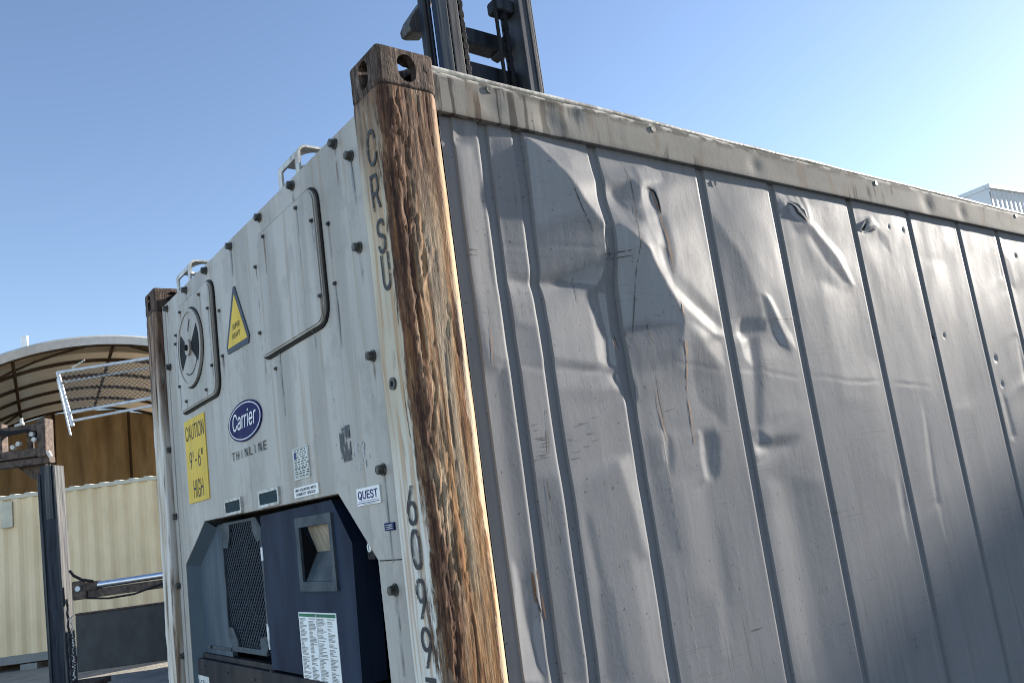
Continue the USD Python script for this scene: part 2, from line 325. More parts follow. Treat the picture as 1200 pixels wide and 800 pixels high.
# --- dents: the slopes that the raking sun reveals, integrated along the sun's direction over the wall
CELL = .004
GX, GZ = np.arange(0, 5.2, CELL), np.arange(.45, 3.05, CELL)
SO = -SUN[1]
DENTS = [(-0.14,12,[296,2751,375,2739,375,2699,301,2683,253,2675]),(-0.14,10,[375,2739,501,2734,480,2278,374,2272]),(-0.24,6,[505,2740,580,2658,670,2550,761,2468,751,2327,717,2287,485,2273]),(0.4,7,[259,2671,314,2672,315,2520,317,2343,329,2146,341,2038,266,2038,252,2241,256,2512]),(0.44,5,[502,2742,592,2727,724,2720,757,2705,767,2678,762,2474,673,2565,581,2664]),(0.3,8,[556,2710,657,2704,658,2633,611,2640]),(0.02,22,[287,2026,351,2026,342,1629,318,1196,307,1199,277,1548]),(0.62,5,[256,1518,273,1487,283,1352,313,1197,238,1214]),(0.06,18,[283,1514,298,1435,351,1189,318,1196,289,1351]),(0.33,8,[280,2073,318,2040,296,2012,280,2038]),(0.3,10,[371,2257,477,2263,470,2150,383,2148]),(0.12,10,[377,2148,474,2138,467,2025,377,2038]),(0.24,14,[380,2021,472,2020,456,1758,372,1764]),(0.05,22,[364,1718,453,1711,459,1164,359,1187]),(0.27,14,[490,2263,679,2274,705,2156,712,2050,742,1955,502,1960]),(0.44,6,[676,2257,704,2237,727,2143,716,2039,758,1949,727,1955,676,2050,680,2156]),(-0.14,5,[721,2270,776,2254,813,1916,776,1930,740,1984,726,2050,735,2144,726,2224]),(0.15,8,[471,2050,754,2029,755,2002,473,2025]),(0.24,30,[512,1925,771,1891,767,1482,760,1096,489,1157]),(0.52,14,[682,1741,749,1757,763,1658,771,1469,740,1456,719,1587]),(0.09,18,[516,1610,545,1595,570,1368,545,1372]),(0.29,10,[496,1707,517,1615,545,1372,514,1377]),(0.38,20,[669,1471,749,1435,753,1098,693,1111]),(0.12,15,[537,1396,585,1389,612,1130,513,1152]),(0.28,8,[814,2708,887,2710,923,2677,887,2639,820,2630]),(0.3,6,[891,2693,935,2697,942,2659,898,2652]),(-0.02,6,[835,2611,924,2647,960,2628,948,2575,890,2542,855,2558,829,2581]),(0.3,8,[801,2645,826,2601,847,2557,880,2497,897,2435,838,2481,801,2552]),(0.4,7,[963,2698,1043,2728,1088,2704,1088,2666,1034,2653,971,2626]),(0.44,5,[959,2625,1002,2636,1021,2560,1026,2473,1041,2430,988,2416,956,2487]),(0.36,8,[894,2545,947,2516,981,2419,932,2415,897,2470]),(0.1,5,[880,2567,934,2568,944,2504,912,2500]),(-0.1,4,[1001,2633,1034,2631,1047,2563,1034,2543,1010,2583]),(0.05,8,[1038,2544,1070,2538,1080,2403,1049,2323,1025,2399]),(0.27,30,[1126,2722,1276,2698,1280,2187,1146,2272,1086,2373,1078,2554]),(0.13,15,[1045,2341,1103,2270,1274,2165,1272,2208,1136,2302]),(0.46,5,[904,2430,1006,2421,1021,2345,1037,2293,1110,2247,1282,2144,1290,2120,1224,2131,1095,2202,1030,2246,986,2320]),(-0.14,5,[767,2463,823,2480,880,2442,937,2400,981,2313,1029,2240,1062,2171,1030,2093,816,2064,759,2104,741,2157]),(0.03,45,[750,2130,1057,2151,1008,2016,828,1982]),(0.15,18,[825,1969,1042,2022,1042,1825,834,1809]),(0.36,10,[1103,2167,1258,2104,1252,2014,1167,2080]),(0.11,10,[1065,2166,1151,2085,1239,1985,1212,1816,1097,1907,1082,2050]),(0.11,22,[815,1823,882,1819,899,1439,854,1445,821,1653]),(0.05,12,[914,1810,935,1798,933,1723,911,1679,899,1712]),(0.34,5,[891,1824,915,1812,898,1709,879,1727]),(0.5,3,[1064,1813,1086,1800,1082,1654,1056,1650,1051,1714]),(0.0,14,[1090,1800,1137,1817,1168,1784,1135,1663,1105,1646,1093,1697]),(0.29,38,[955,1667,1046,1646,1052,1444,1027,1290,919,1334]),(0.13,22,[1095,1546,1108,1436,1093,1227,1059,1285]),(0.27,10,[1010,1319,1050,1312,1036,1109,997,1117]),(0.05,18,[1319,2597,1389,2505,1455,2426,1505,2286,1512,2190,1382,2168,1315,2197]),(0.26,25,[1388,2714,1692,2710,1696,2249,1550,2407,1459,2547]),(0.42,6,[1541,2291,1583,2277,1679,2142,1693,2083,1641,2122]),(0.0,6,[1516,2290,1549,2282,1626,2141,1648,2076,1592,2098,1533,2194]),(-0.04,10,[1375,2174,1421,2200,1533,2194,1520,2152,1432,2138,1370,2139]),(0.42,6,[1348,2164,1386,2199,1380,2143,1417,2119,1412,2019,1368,2050]),(0.07,16,[1428,2125,1478,2126,1443,1957,1399,1807,1366,1809,1408,1989]),(0.29,10,[1341,2020,1408,2019,1352,1795,1319,1811]),(0.25,18,[1504,2113,1642,2057,1632,1859,1441,1835]),(-0.04,7,[1373,1802,1410,1779,1458,1744,1413,1740,1366,1743]),(0.42,6,[1330,1766,1364,1738,1431,1721,1341,1692]),(0.09,12,[1450,1768,1623,1765,1558,1725,1459,1731]),(0.31,25,[1371,1631,1480,1607,1444,941,1345,964]),(0.12,25,[1514,1619,1704,1587,1696,884,1524,923]),(0.36,5,[1746,2728,1808,2732,1824,2691,1798,2663,1763,2694]),(0.03,6,[1728,2687,1787,2662,1792,2606,1725,2606]),(-0.12,3,[1815,2679,1863,2653,1923,2605,1872,2607,1816,2630]),(0.34,4,[1826,2717,1862,2721,1900,2661,1852,2655]),(0.32,3,[1880,2723,1904,2726,1925,2627,1903,2632]),(0.1,3,[1902,2719,1920,2721,1947,2622,1928,2620]),(0.3,4,[1927,2726,1963,2727,1966,2610,1940,2622]),(0.09,6,[1803,2607,1921,2598,1950,2561,1853,2548]),(0.05,6,[1893,2602,1949,2594,2081,2481,2176,2355,2116,2367,1999,2457]),(0.33,6,[1932,2613,1985,2612,2132,2500,2202,2357,2165,2362,2071,2488]),(0.12,20,[1872,2536,1987,2438,2074,2335,1920,2327]),(0.24,25,[1932,2363,2163,2322,2190,1873,1943,1881]),(0.0,3,[2331,2617,2379,2672,2406,2671,2363,2612]),(0.5,3,[2411,2684,2449,2692,2489,2648,2444,2644]),(-0.05,3,[2369,2628,2443,2639,2405,2612,2348,2607]),(0.1,8,[2453,2648,2541,2597,2546,2518,2466,2590]),(0.34,6,[2240,1765,2252,1694,2209,1423,2194,1290,2170,1360,2185,1561]),(0.1,6,[2266,1729,2291,1692,2261,1451,2221,1421]),(0.32,6,[2518,1863,2530,1788,2507,1533,2485,1251,2460,1360,2467,1609]),(0.1,6,[2545,1806,2541,1676,2518,1424,2476,1429]),(0.25,45,[2128,2051,2311,2014,2262,1554,2073,1571]),(0.25,25,[2780,2536,3058,2515,2983,1808,2741,1817]),(0.3,4,[3643,2670,3670,2663,3668,2521,3627,2463,3635,2556]),(0.06,4,[3670,2663,3702,2646,3689,2504,3650,2487]),(0.33,5,[3632,2164,3661,2142,3652,1916,3589,1896,3600,2029]),(0.04,5,[3666,2151,3698,2133,3712,2006,3643,1939]),(0.33,5,[3298,1902,3330,1871,3343,1627,3299,1650]),(0.05,5,[3334,1880,3364,1845,3384,1666,3342,1660]),(0.05,5,[3707,2656,3776,2590,3772,2424,3711,2467]),(0.32,5,[3665,2418,3716,2397,3705,2165,3645,2187])]
FOLDS = [[275,2043,370,2030,466,2020,628,2014,704,2016],[1004,2036,1127,2027,1237,2009],[1294,2017,1457,2004,1671,1982],[1737,1985,1984,1961,2221,1954],[2317,1941,2635,1928],[328,2379,492,2386,740,2399]]
PITS = [(2571,2656,12),(2697,2653,14),(2765,2154,22),(2872,2160,14),(3347,2051,20),(3356,1922,18),(3878,2622,18),(2274,1799,12)]
def inside(P, X, Z):
    r = np.zeros(X.shape, bool); n = len(P)
    for i in range(n):
        (x0, z0), (x1, z1) = P[i], P[(i+1) % n]
        if z0 == z1: continue
        c = (z0 > Z) != (z1 > Z)
        r ^= c & (X < (x1-x0)*(Z-z0)/(z1-z0)+x0)
    return r
def dent_field():
    B = np.full((len(GX), len(GZ)), SO)
    for val, blur, flat in DENTS:
        P = np.array(flat, float).reshape(-1, 2)/1000; b = blur/1000
        x0, x1, z0, z1 = P[:, 0].min()-4*b-.02, P[:, 0].max()+4*b+.02, P[:, 1].min()-4*b-.02, P[:, 1].max()+4*b+.02
        i0, i1 = np.searchsorted(GX, [x0, x1]); j0, j1 = np.searchsorted(GZ, [z0, z1])
        XX, ZZ = np.meshgrid(GX[i0:i1], GZ[j0:j1], indexing='ij')
        q = np.stack([XX*9, ZZ*9, XX*0+val*5], -1); q2 = q*3.3
        wx = .016*(meshkit.fbm(q, 3, 31)-.5)+.008*(meshkit.fbm(q2, 2, 33)-.5); wz = .020*(meshkit.fbm(q, 3, 41)-.5)
        k_ = min(1.0, (x1-x0+z1-z0)/.9)
        a = gaussian_filter(inside(P, XX+wx*k_, ZZ+wz*k_).astype(float), b/CELL*.5)
        B[i0:i1, j0:j1] += a*(val*SO/.2-B[i0:i1, j0:j1])
    return B
B = dent_field()
G_ = SO-B
gl = [(.205, .251), (.316, .352), (.437, .475), (.735, .776), (1.25, 1.292), (1.664, 1.703), (2.205, 2.245), (2.69, 2.73), (3.172, 3.212), (3.61, 3.65)]
gl = [(a+.017*(a+1.048), b+.017*(b+1.048)) if a > .3 else (a, b) for a, b in gl]
while gl[-1][1] < 11.4: gl.append((gl[-1][0]+.46, gl[-1][1]+.46))
ZT = 2.757
def solve_heights():
    """least squares: slope along the sun's direction = G_, sheets held at the joints and under the rail, otherwise smooth"""
    c = .0075; xs = np.arange(.2, 4.3, c); zs_ = np.arange(.7, ZT+.008, c); n, m = len(xs), len(zs_)
    gg = map_coordinates(gaussian_filter(G_, .6), np.meshgrid((xs-GX[0])/CELL, (zs_-GZ[0])/CELL, indexing='ij'), order=1)
    idx = np.arange(n*m).reshape(n, m)
    D1 = lambda k: sp.diags([-np.ones(k), np.ones(k-1)], [0, 1])/c
    Dx = sp.kron(sp.diags(np.r_[np.ones(n-1), 0.]) @ D1(n), sp.eye(m)); Dz = sp.kron(sp.eye(n), sp.diags(np.r_[np.ones(m-1), 0.]) @ D1(m))
    L1 = lambda k: sp.diags([np.ones(k-1), -2*np.ones(k), np.ones(k-1)], [-1, 0, 1])/c**2
    Lp = sp.kron(L1(n), sp.eye(m))+sp.kron(sp.eye(n), L1(m))
    Ds = SUN[0]*Dx+SUN[2]*Dz
    mu = np.full((n, m), 1.0)
    for k, (a, b) in enumerate(gl):
        d = np.where(xs < a, a-xs, np.where(xs > b, xs-b, 0)); mu += ((900 if k < 2 else 200 if k == 2 else 130 if k == 3 else 6000)*np.exp(-(d/.007)**2))[:, None]
    mu += 20000*np.exp(-((ZT-zs_).clip(0)/.012)**2)[None]
    A = (Ds.T @ Ds+6e-7*(Lp.T @ Lp)+sp.diags(mu.ravel())).tocsc()
    h = spsolve(A, Ds.T @ gg.ravel()).reshape(n, m)
    U, V = np.meshgrid((GX-xs[0])/c, (GZ-zs_[0])/c, indexing='ij')
    w = np.clip(U*c/.05+1, 0, 1)*np.clip((xs[-1]-xs[0]-U*c)/.2+1, 0, 1)*np.clip(V*c/.1+1, 0, 1)
    return map_coordinates(h, [U, V], order=3, mode='nearest')*w
Hh = solve_heights()
# horizontal fold lines: the sheet steps in by a few millimetres under each
XX, ZZ = np.meshgrid(GX, GZ, indexing='ij')
for flat in FOLDS:
    P = np.array(flat, float).reshape(-1, 2)/1000
    zl = np.interp(GX, P[:, 0], P[:, 1])+.016*(meshkit.fbm(np.stack([GX*11, GX*0+2, GX*0], -1), 3, 6)-.5); w = np.clip(np.minimum(GX-P[0, 0]+.02, P[-1, 0]+.02-GX)/.05, 0, 1)
    d = ZZ-zl[:, None]
    Hh += (w*(.35+.65*meshkit.noise(np.stack([GX*9, GX*0, GX*0], -1), 5)))[:, None]*(-.0016*np.exp(-(d/.009)**2)+.0024*np.exp(-(np.abs(d)/.05)))
for px_, pz_, r_ in PITS:
    rr = np.hypot((XX-px_/1000), (ZZ-pz_/1000)*.75)
    Hh -= .45*r_/1000*np.exp(-(rr/(r_/1000*.55))**2)
# the whole sheet is oil-canned a little
NP = np.stack([XX*2.4, ZZ*1.1, XX*0+.3], -1)
jw = np.ones_like(GX)
for a, b in gl[1:]: jw *= 1-np.exp(-(np.where(GX < a, a-GX, np.where(GX > b, GX-b, 0))/.03)**2)*.9
Hh += jw[:, None]*(.0065*(meshkit.fbm(NP, 3, 5)-.5)+.0007*(meshkit.fbm(np.stack([XX*9, ZZ*3.2, XX*0], -1), 3, 11)-.5))
XJ = XX
Hh *= np.clip((2.752-ZZ)/.02, 0, 1)*np.clip((ZZ-.5)/.3, 0, 1)
Hh = np.clip(Hh, -.11, .06)*np.clip((5.1-XX)/.6, 0, 1)
def hgt(x, z):
    x, z = np.broadcast_arrays(np.asarray(x, float), np.asarray(z, float))
    return map_coordinates(Hh, [(x-GX[0])/CELL, (z-GZ[0])/CELL], order=1, mode='nearest')
zs = np.unique(np.r_[np.linspace(.17, .75, 14), np.arange(.75, ZT, .0055), ZT])
def step_for(x): return .0045 if x < 1.75 else .007 if x < 3.2 else .012 if x < 5 else .25
GD = .007                                # depth of the joints between the sheets
for (a0, a1), (b0, b1) in zip(gl[:-1], gl[1:]):
    xs = np.linspace(a1, b0, max(3, int((b0-a1)/step_for(a1))+1))
    zz = zs if a1 < 5 else np.linspace(.17, ZT, 40)
    XX_, ZZ_ = np.meshgrid(xs, zz, indexing='ij')
    # the left-hand edge of the sheet rolls over the joint
    h = hgt(XX_, ZZ_)
    roll_ = np.clip((XX_-(b0-.008))/.008, 0, 1); h = h-.0036*roll_**1.5
    obj('side_sheet', facing(grid(np.stack([XX_, Y0-h, ZZ_], -1)), (0, -1, 0)), SIDE, reefer, smooth=True)
for k, (a, b) in enumerate(gl):
    zz = zs if a < 5 else np.linspace(.17, ZT, 40)
    ha, hb = hgt(a, zz)-(.0036 if k else 0), hgt(b, zz)
    fl = np.minimum(ha, hb)-GD
    cols = [(a, ha), (a+.002, ha-.0025), (a+.005, fl), (b-.0015, fl), (b, hb)]
    P = np.stack([np.stack([np.full_like(zz, x), Y0-h, zz], -1) for x, h in cols])
    obj('sheet_joint', facing(grid(P), (0, -1, 0)), SIDE, reefer, smooth=25)
last = gl[-1][1]
obj('side_sheet', box(last, L-.18, Y0, Y0+.01, .17, ZT), SIDE, reefer)

def wall_strip(pts, width, lift=.0012, seg=.008):
    P = np.asarray(pts, float); d = np.r_[0, np.cumsum(np.hypot(*np.diff(P, axis=0).T))]
    t = np.linspace(0, d[-1], max(3, int(d[-1]/seg))); x = np.interp(t, d, P[:, 0]); z = np.interp(t, d, P[:, 1])
    tx, tz = np.gradient(x), np.gradient(z); n = np.hypot(tx, tz)+1e-9; nx, nz = -tz/n, tx/n
    w = width*np.sin(np.pi*np.clip(np.linspace(.06, .94, len(t)), 0, 1))**.6/2
    rows = []
    for s in (-1, -.5, 0, .5, 1): 
        X_, Z_ = x+s*w*nx, z+s*w*nz; rows.append(np.stack([X_, Y0-hgt(X_, Z_)-lift, Z_], -1))
    return facing(grid(np.stack(rows)), (0, -1, 0))
STREAKS = [(9,[1019,2620,1044,2550,1047,2475]),(10,[1049,2536,1053,2431,1053,2341]),(7,[1039,2424,1063,2402,1054,2312]),(8,[1053,2238,1058,2189]),(9,[1056,2113,1054,2021,1047,1908,1037,1770]),(14,[1051,2107,1055,2073,1058,2036]),(7,[898,1954,906,1872,915,1777]),(6,[761,2117,764,2077]),(8,[336,1506,339,1429,346,1351]),(10,[322,1475,323,1399]),(4,[289,2145,280,2038])]
SCUFFS = [(5,[761,2150,771,2077]),(5,[807,2159,813,2083]),(5,[899,2161,917,2089]),(4,[905,2033,921,1885,922,1777]),(4,[764,2426,774,2351]),(4,[411,1714,412,1621]),(4,[915,2715,926,2567,872,2301]),(4,[891,2388,833,2105]),(3,[241,2357,281,2358]),(3,[239,2342,279,2343]),(4,[627,2601,713,2444]),(4,[746,2377,874,2398]),(3,[743,2360,870,2381]),(5,[320,1432,342,1330]),(5,[445,1903,432,1783]),(2.3,[415,2256,415,2172]),(2.5,[426,1560,428,1533]),(1.5,[1666,1022,1663,974]),(2.8,[3146,2249,3136,2174]),(1.9,[217,1621,164,1622]),(2.6,[1720,2206,1550,2198]),(2.9,[1579,1268,1578,1206]),(2.0,[978,1888,928,1881]),(2.8,[1452,2014,1459,1930]),(2.6,[1217,1166,1155,1167]),(1.6,[1296,1074,1300,986]),(2.9,[630,2303,634,2210]),(1.8,[508,1759,550,1762]),(1.8,[563,1793,605,1791]),(1.8,[401,1824,423,1825]),(1.8,[415,1821,434,1822]),(1.8,[549,1858,599,1860]),(1.8,[391,1847,412,1848]),(1.8,[392,1773,436,1770]),(1.8,[517,1778,552,1780]),(1.8,[539,1851,578,1856]),(1.8,[585,1824,608,1829]),(1.8,[391,1826,415,1823]),(1.8,[380,1861,409,1865]),(1.8,[507,1816,548,1812]),(1.8,[363,1765,408,1768]),(1.8,[589,1804,628,1809]),(1.8,[613,1875,642,1875]),(1.8,[585,1829,617,1827]),(1.8,[417,1827,440,1828]),(1.8,[394,1779,422,1777]),(1.8,[397,1803,442,1801]),(1.8,[401,1821,439,1820]),(1.8,[390,1790,424,1787]),(1.8,[404,1809,445,1812]),(1.8,[414,1778,437,1783]),(1.8,[382,1777,421,1780]),(1.8,[408,1828,427,1827])]
for w, flat in STREAKS: obj('rust_streak', wall_strip(np.array(flat, float).reshape(-1, 2)/1000, w/1000), RAWRUST, reefer)
tag(obj('scuff_marks', cat([wall_strip(np.array(f, float).reshape(-1, 2)/1000, w/1000) for w, f in SCUFFS]), BLACKMARK, reefer), kind='stuff')
PALE = [(3,[897,1832,899,1439,890,1067]),(2.5,[411,1714,408,1530])]
tag(obj('pale_scratches', cat([wall_strip(np.array(f, float).reshape(-1, 2)/1000, w/1000) for w, f in PALE]), mat_worn('pale_scratch', (.21, .21, .205), .50, (60, 60, 60)), reefer), kind='stuff')
TEARS = [(9,[1001,2633,1031,2622,1044,2587,1047,2545]),(8,[1809,2679,1835,2671,1860,2642,1920,2612]),(8,[2338,2617,2378,2653]),(8,[2408,2620,2440,2631]),(12,[2755,2166,2776,2142])]
for w, flat in TEARS: obj('torn_hole', wall_strip(np.array(flat, float).reshape(-1, 2)/1000, w/1000, .0015), DARK, reefer)

def flap(pts, width, curl):
    P = np.asarray(pts, float); d = np.r_[0, np.cumsum(np.hypot(*np.diff(P, axis=0).T))]; t = np.linspace(0, d[-1], 9)
    x = np.interp(t, d, P[:, 0]); z = np.interp(t, d, P[:, 1]); tx, tz = np.gradient(x), np.gradient(z); n = np.hypot(tx, tz); nx, nz = -tz/n, tx/n
    w = width*np.sin(np.pi*np.linspace(.05, .95, 9))*(1+.25*np.sin(np.arange(9)*2.1+len(pts))); rows = []
    for s in np.linspace(0, 1, 5):
        a = s*1.9; off = w*np.sin(a)/1.9; out = curl*(1-np.cos(a))*w/width
        rows.append(np.stack([x+nx*off, Y0-hgt(x, z)-.0015-out, z+nz*off], -1))
    return facing(grid(np.stack(rows)), (0, -1, 0))
for w, c, flat in [(13,6,[1829,2688,1867,2664,1922,2620]),(14,7,[2349,2611,2378,2653,2416,2680]),(8,4,[2393,2619,2445,2628]),(9,4,[1375,2719,1381,2690])]: obj('torn_flap', flap(np.array(flat, float).reshape(-1, 2)/1000, w/1000, c/1000), SIDE, reefer, smooth=True)

# --- top side rail, roof, far side, rear, base
xr = np.unique(np.r_[np.arange(.181, 5, .02), np.linspace(5, L-.18, 40)])
prof = [(.07, 2.7505), (.035, 2.749), (.0295, 2.7505), (.0285, 2.754)]+[(.028, z) for z in np.linspace(2.762, 2.858, 9)]+[(.029, 2.863), (.0335, 2.870), (.042, 2.877), (.056, 2.883), (.075, 2.887), (.12, 2.890), (.27, 2.891)]
PR = np.array(prof)
P = np.stack([np.stack([np.full(len(PR), x), PR[:, 0], PR[:, 1]], -1) for x in xr])
nn = meshkit.fbm(np.stack([P[..., 0]*3.1, P[..., 1]*0, P[..., 2]*7], -1), 4, 3)-.5
front = (PR[:, 1] > 2.7495)[None]*np.clip((5.5-P[..., 0]), 0, 1)
P[..., 1] += nn*.005*front; P[..., 2] += (meshkit.fbm(np.stack([P[..., 0]*5, P[..., 1]*3, P[..., 0]*0], -1), 4, 8)-.5)*.006*(PR[:, 1] > 2.865)[None]*np.clip(6-P[..., 0], 0, 1)
for (x, z, r, d) in ((.60, 2.80, .05, .010), (.70, 2.84, .035, .007), (1.62, 2.80, .03, .006), (2.95, 2.81, .05, .008), (3.3, 2.80, .04, .006), (.38, 2.8, .03, .004)):
    P[..., 1] += d*np.exp(-((P[..., 0]-x)**2+(P[..., 2]-z)**2)/r**2)
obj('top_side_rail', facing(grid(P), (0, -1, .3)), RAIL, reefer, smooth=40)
xb_ = np.arange(.185, 11.9, .05); bead = np.stack([xb_, .047+.004*(meshkit.fbm(np.stack([xb_*4, xb_*0, xb_*0], -1), 3, 2)-.5), 2.886+.005*(meshkit.fbm(np.stack([xb_*6, xb_*0+3, xb_*0], -1), 3, 5)-.5)], -1)
obj('roof_edge', path_tube(bead, .0085, 10), mat_streaky('chipped_roof_edge', (.20, .18, .15), (.55, .53, .46), (14, 14, 14), .5, .002), reefer, smooth=True)
RB = [(0.382, 2.849), (1.071, 2.849), (2.502, 2.847), (3.954, 2.853)]
for x, z in RB:
    obj('rail_plug', trimesh.creation.cylinder(.011, .006, sections=14, transform=trimesh.transformations.translation_matrix([x, .027, z]) @ trimesh.transformations.rotation_matrix(math.pi/2, [1, 0, 0])), BOLT, reefer)
obj('front_header', box(.073, .2, .17, 2.27, 2.60, 2.789), WHITE, reefer)
obj('roof_panel', rbox(.215, L-.06, .26, W-.05, 2.80, 2.893, .01), RAIL, reefer, smooth=40)
obj('far_side_panel', rbox(.18, L-.18, W-.06, W-.02, .16, 2.86, .01), SIDE, reefer)
obj('rear_end_panel', box(L-.06, L-.02, .16, W-.16, .16, 2.86), WHITE, reefer)
obj('bottom_side_rail', rbox(.18, L-.18, .004, .09, .02, .172, .008), RAIL, reefer)
obj('base_frame', box(.06, L-.06, .1, W-.1, .03, .15), RAIL, reefer)

# --- corner castings and posts
def casting(flip_y=False, flip_x=False, z=H-.118):
    r = .013; sp = m3.Manifold.sphere(r, 16)
    A, Bw, C_ = .178, .162, .118
    outer = m3.Manifold.batch_hull([sp.translate([x, y, zz]) for x in (r, A-r) for y in (r, Bw-r) for zz in (r, C_-r)])
    inner = m3.Manifold.cube([A-.056, Bw-.056, C_-.05]).translate([.028, .028, .025])
    def slot(w, h, depth):
        c = m3.CrossSection.circle(w/2, 24)
        hull = m3.CrossSection.batch_hull([c.translate((0, (h-w)/2)), c.translate((0, -(h-w)/2))])
        return hull.extrude(depth)
    s1 = slot(.056, .080, .3).rotate([90, 0, 0]).translate([.089, .2, .059])          # side face and the face behind
    s2 = slot(.050, .080, .3).rotate([0, 0, 90]).rotate([0, 90, 0]).translate([-.05, .081, .059])
    s3 = slot(.064, .12, .1).rotate([0, 0, 90]).translate([.089, .081, .06])
    m = tm((outer-inner-s1-s2-s3).refine_to_length(.012)); v = m.vertices.copy()
    v += (meshkit.fbm(v*70, 3, 2)-.5)[:, None]*.0035
    f = m.faces
    if flip_y: v[:, 1] = W-v[:, 1]; f = f[:, ::-1]
    if flip_x: v[:, 0] = L-v[:, 0]; f = f[:, ::-1]
    v[:, 2] += z
    return trimesh.Trimesh(v, f, process=False)
for fx in (False, True):
    for fy in (False, True):
        for z in (H-.118, 0): obj('corner_casting', casting(fy, fx, z), CASTRUST, reefer, smooth=35)
def arc(cx_, cy_, r, a0, a1, n): return [(cx_+r*math.cos(a), cy_+r*math.sin(a)) for a in np.radians(np.linspace(a0, a1, n))]
def post(flip_y=False, flip_x=False, fine=True):
    pr = [(.09, .160), (.012, .160), (.003, .157), (0, .150)]+[(0, y) for y in np.linspace(.14, .035, 28)]+arc(.026, .026, .026, 180, 270, 9)+[(x, 0) for x in np.linspace(.03, .153, 34)]+arc(.155, .012, .012, 270, 316, 4)+[(.164+.022*t, .0035+.023*t) for t in np.linspace(.05, 1, 12)]+[(.192, .036), (.198, .055), (.202, .09)]
    pr = np.array(pr); zz = np.unique(np.r_[np.linspace(.118, .7, 12), np.linspace(.7, H-.118, 380 if fine else 60)])
    P = np.stack([np.stack([pr[:, 0], pr[:, 1], np.full(len(pr), z)], -1) for z in zz])
    # flaked layers on the side face
    xx, yy = P[..., 0], P[..., 1]
    rusty = np.clip((.15-xx)/.01, 0, 1)*np.clip((.034-yy)/.02, 0, 1)
    zc = P[..., 2]
    warp = .012*(meshkit.fbm(np.stack([xx*5, yy*5, zc*7], -1), 3, 4)-.5)
    q = np.stack([(xx+warp)*52, yy*52, zc*2.1], -1)
    a = meshkit.fbm(q, 5, 7); cr = np.exp(-((a-.5)/.035)**2)                               # long cracks along the grain
    c2 = np.exp(-((meshkit.fbm(np.stack([(xx+warp)*24+9, yy*24, zc*1.3], -1), 4, 23)-.47)/.03)**2)
    band = np.clip((.095-xx+.05*(meshkit.fbm(np.stack([xx*0, yy*0, zc*3.0], -1), 3, 29)-.5)*2)/.045, 0, 1)
    fl = meshkit.fbm(np.stack([(xx+2*warp)*60, yy*60, zc*12], -1)+1.5*a[..., None], 5, 19)  # broken scale near the corner
    scale_ = np.clip((fl-.46)*9, 0, 1)
    d = rusty*(-.0014*cr*(.4+band)-.0016*c2+.001*(a-.5)+band*(.0032*scale_-.0014)+(.0010+.0028*band)*(meshkit.fbm(np.stack([xx*120, yy*120, zc*34], -1), 3, 9)-.5))
    d += (meshkit.fbm(np.stack([xx*3, yy*3, P[..., 2]*3], -1), 3, 21)-.5)*.008
    n = np.stack([np.where(xx < .01, -1, np.where(xx > .156, .5, 0)), np.where(yy < .02, -1, 0), np.zeros_like(xx)], -1)
    P += d[..., None]*n*np.clip((H-.118-P[..., 2])/.02, 0, 1)[..., None]
    m = facing(grid(P), (-1, -1, 0)); v, f = m.vertices.copy(), m.faces
    if flip_y: v[:, 1] = W-v[:, 1]; f = f[:, ::-1]
    if flip_x: v[:, 0] = L-v[:, 0]; f = f[:, ::-1]
    return trimesh.Trimesh(v, f, process=False)
p0 = obj('corner_post', post(), RUST, reefer, smooth=True, label='rust eaten corner post with flaking cream paint and black letters')
def mat_farpost():
    N = Nodes(); z = N('separate_xyz', vector=N('geometry')+'.position')+'.z'
    p = N.ramp(N.noise((26, 26, 2.4), 5), (.38, (.36, .29, .21)), (.56, (.58, .55, .50)))
    r = N.ramp(N.noise((40, 40, 4), 6, .68, loc=(1, 3, 5)), (.4, (.035, .02, .014)), (.52, (.13, .07, .045)), (.64, (.30, .21, .14)))
    f = N.math('add', N.rampf(N.math('add', z, N.math('multiply', N.noise((14, 14, 2), 5, .65), .9)), 2.62, 3.0, 0, .95), N.rampf(N.noise((20, 20, 1.6), 5, .65, loc=(7, 7, 7)), .55, .62, 0, .8))
    return N.done('stained_post_paint', N('principled_bsdf', base_color=N.mix(f, p, r), roughness=.75, ior=1.2, normal=N.bump(N.noise((50, 50, 12), 6), .003))+'.BSDF')
FARPOST = mat_farpost()
obj('corner_post', post(True, False, False), FARPOST, reefer, smooth=True, label='pale corner post with rust stains on the far side')
obj('corner_post', post(False, True, False), RAIL, reefer, smooth=True); obj('corner_post', post(True, True, False), RAIL, reefer, smooth=True)
LT = [('C', .080, .048, 2.575, .100), ('R', .082, .044, 2.455, .100), ('S', .076, .042, 2.335, .092), ('U', .072, .042, 2.235, .097)]
for ch, y, w, z, h in LT: obj('letter', lettering(ch, h, y+.018, z, -.0035, w, bold=False), LETTER, p0)
for ch, z in (('6', 1.638), ('0', 1.532), ('9', 1.414), ('9', 1.300), ('7', 1.183)):
    obj('numeral', lettering(ch, .096, .096, z, -.0035, .046), LETTER, p0)
obj('plug_hole', cat(trimesh.creation.annulus(.008, .016, .008, sections=18, transform=trimesh.transformations.translation_matrix([-.003, .096, 1.995]) @ trimesh.transformations.rotation_matrix(math.pi/2, [0, 1, 0]))), BOLT, p0)
obj('hole_recess', trimesh.creation.cylinder(.0085, .002, sections=16, transform=trimesh.transformations.translation_matrix([-.0035, .096, 1.995]) @ trimesh.transformations.rotation_matrix(math.pi/2, [0, 1, 0])), DARK, p0)

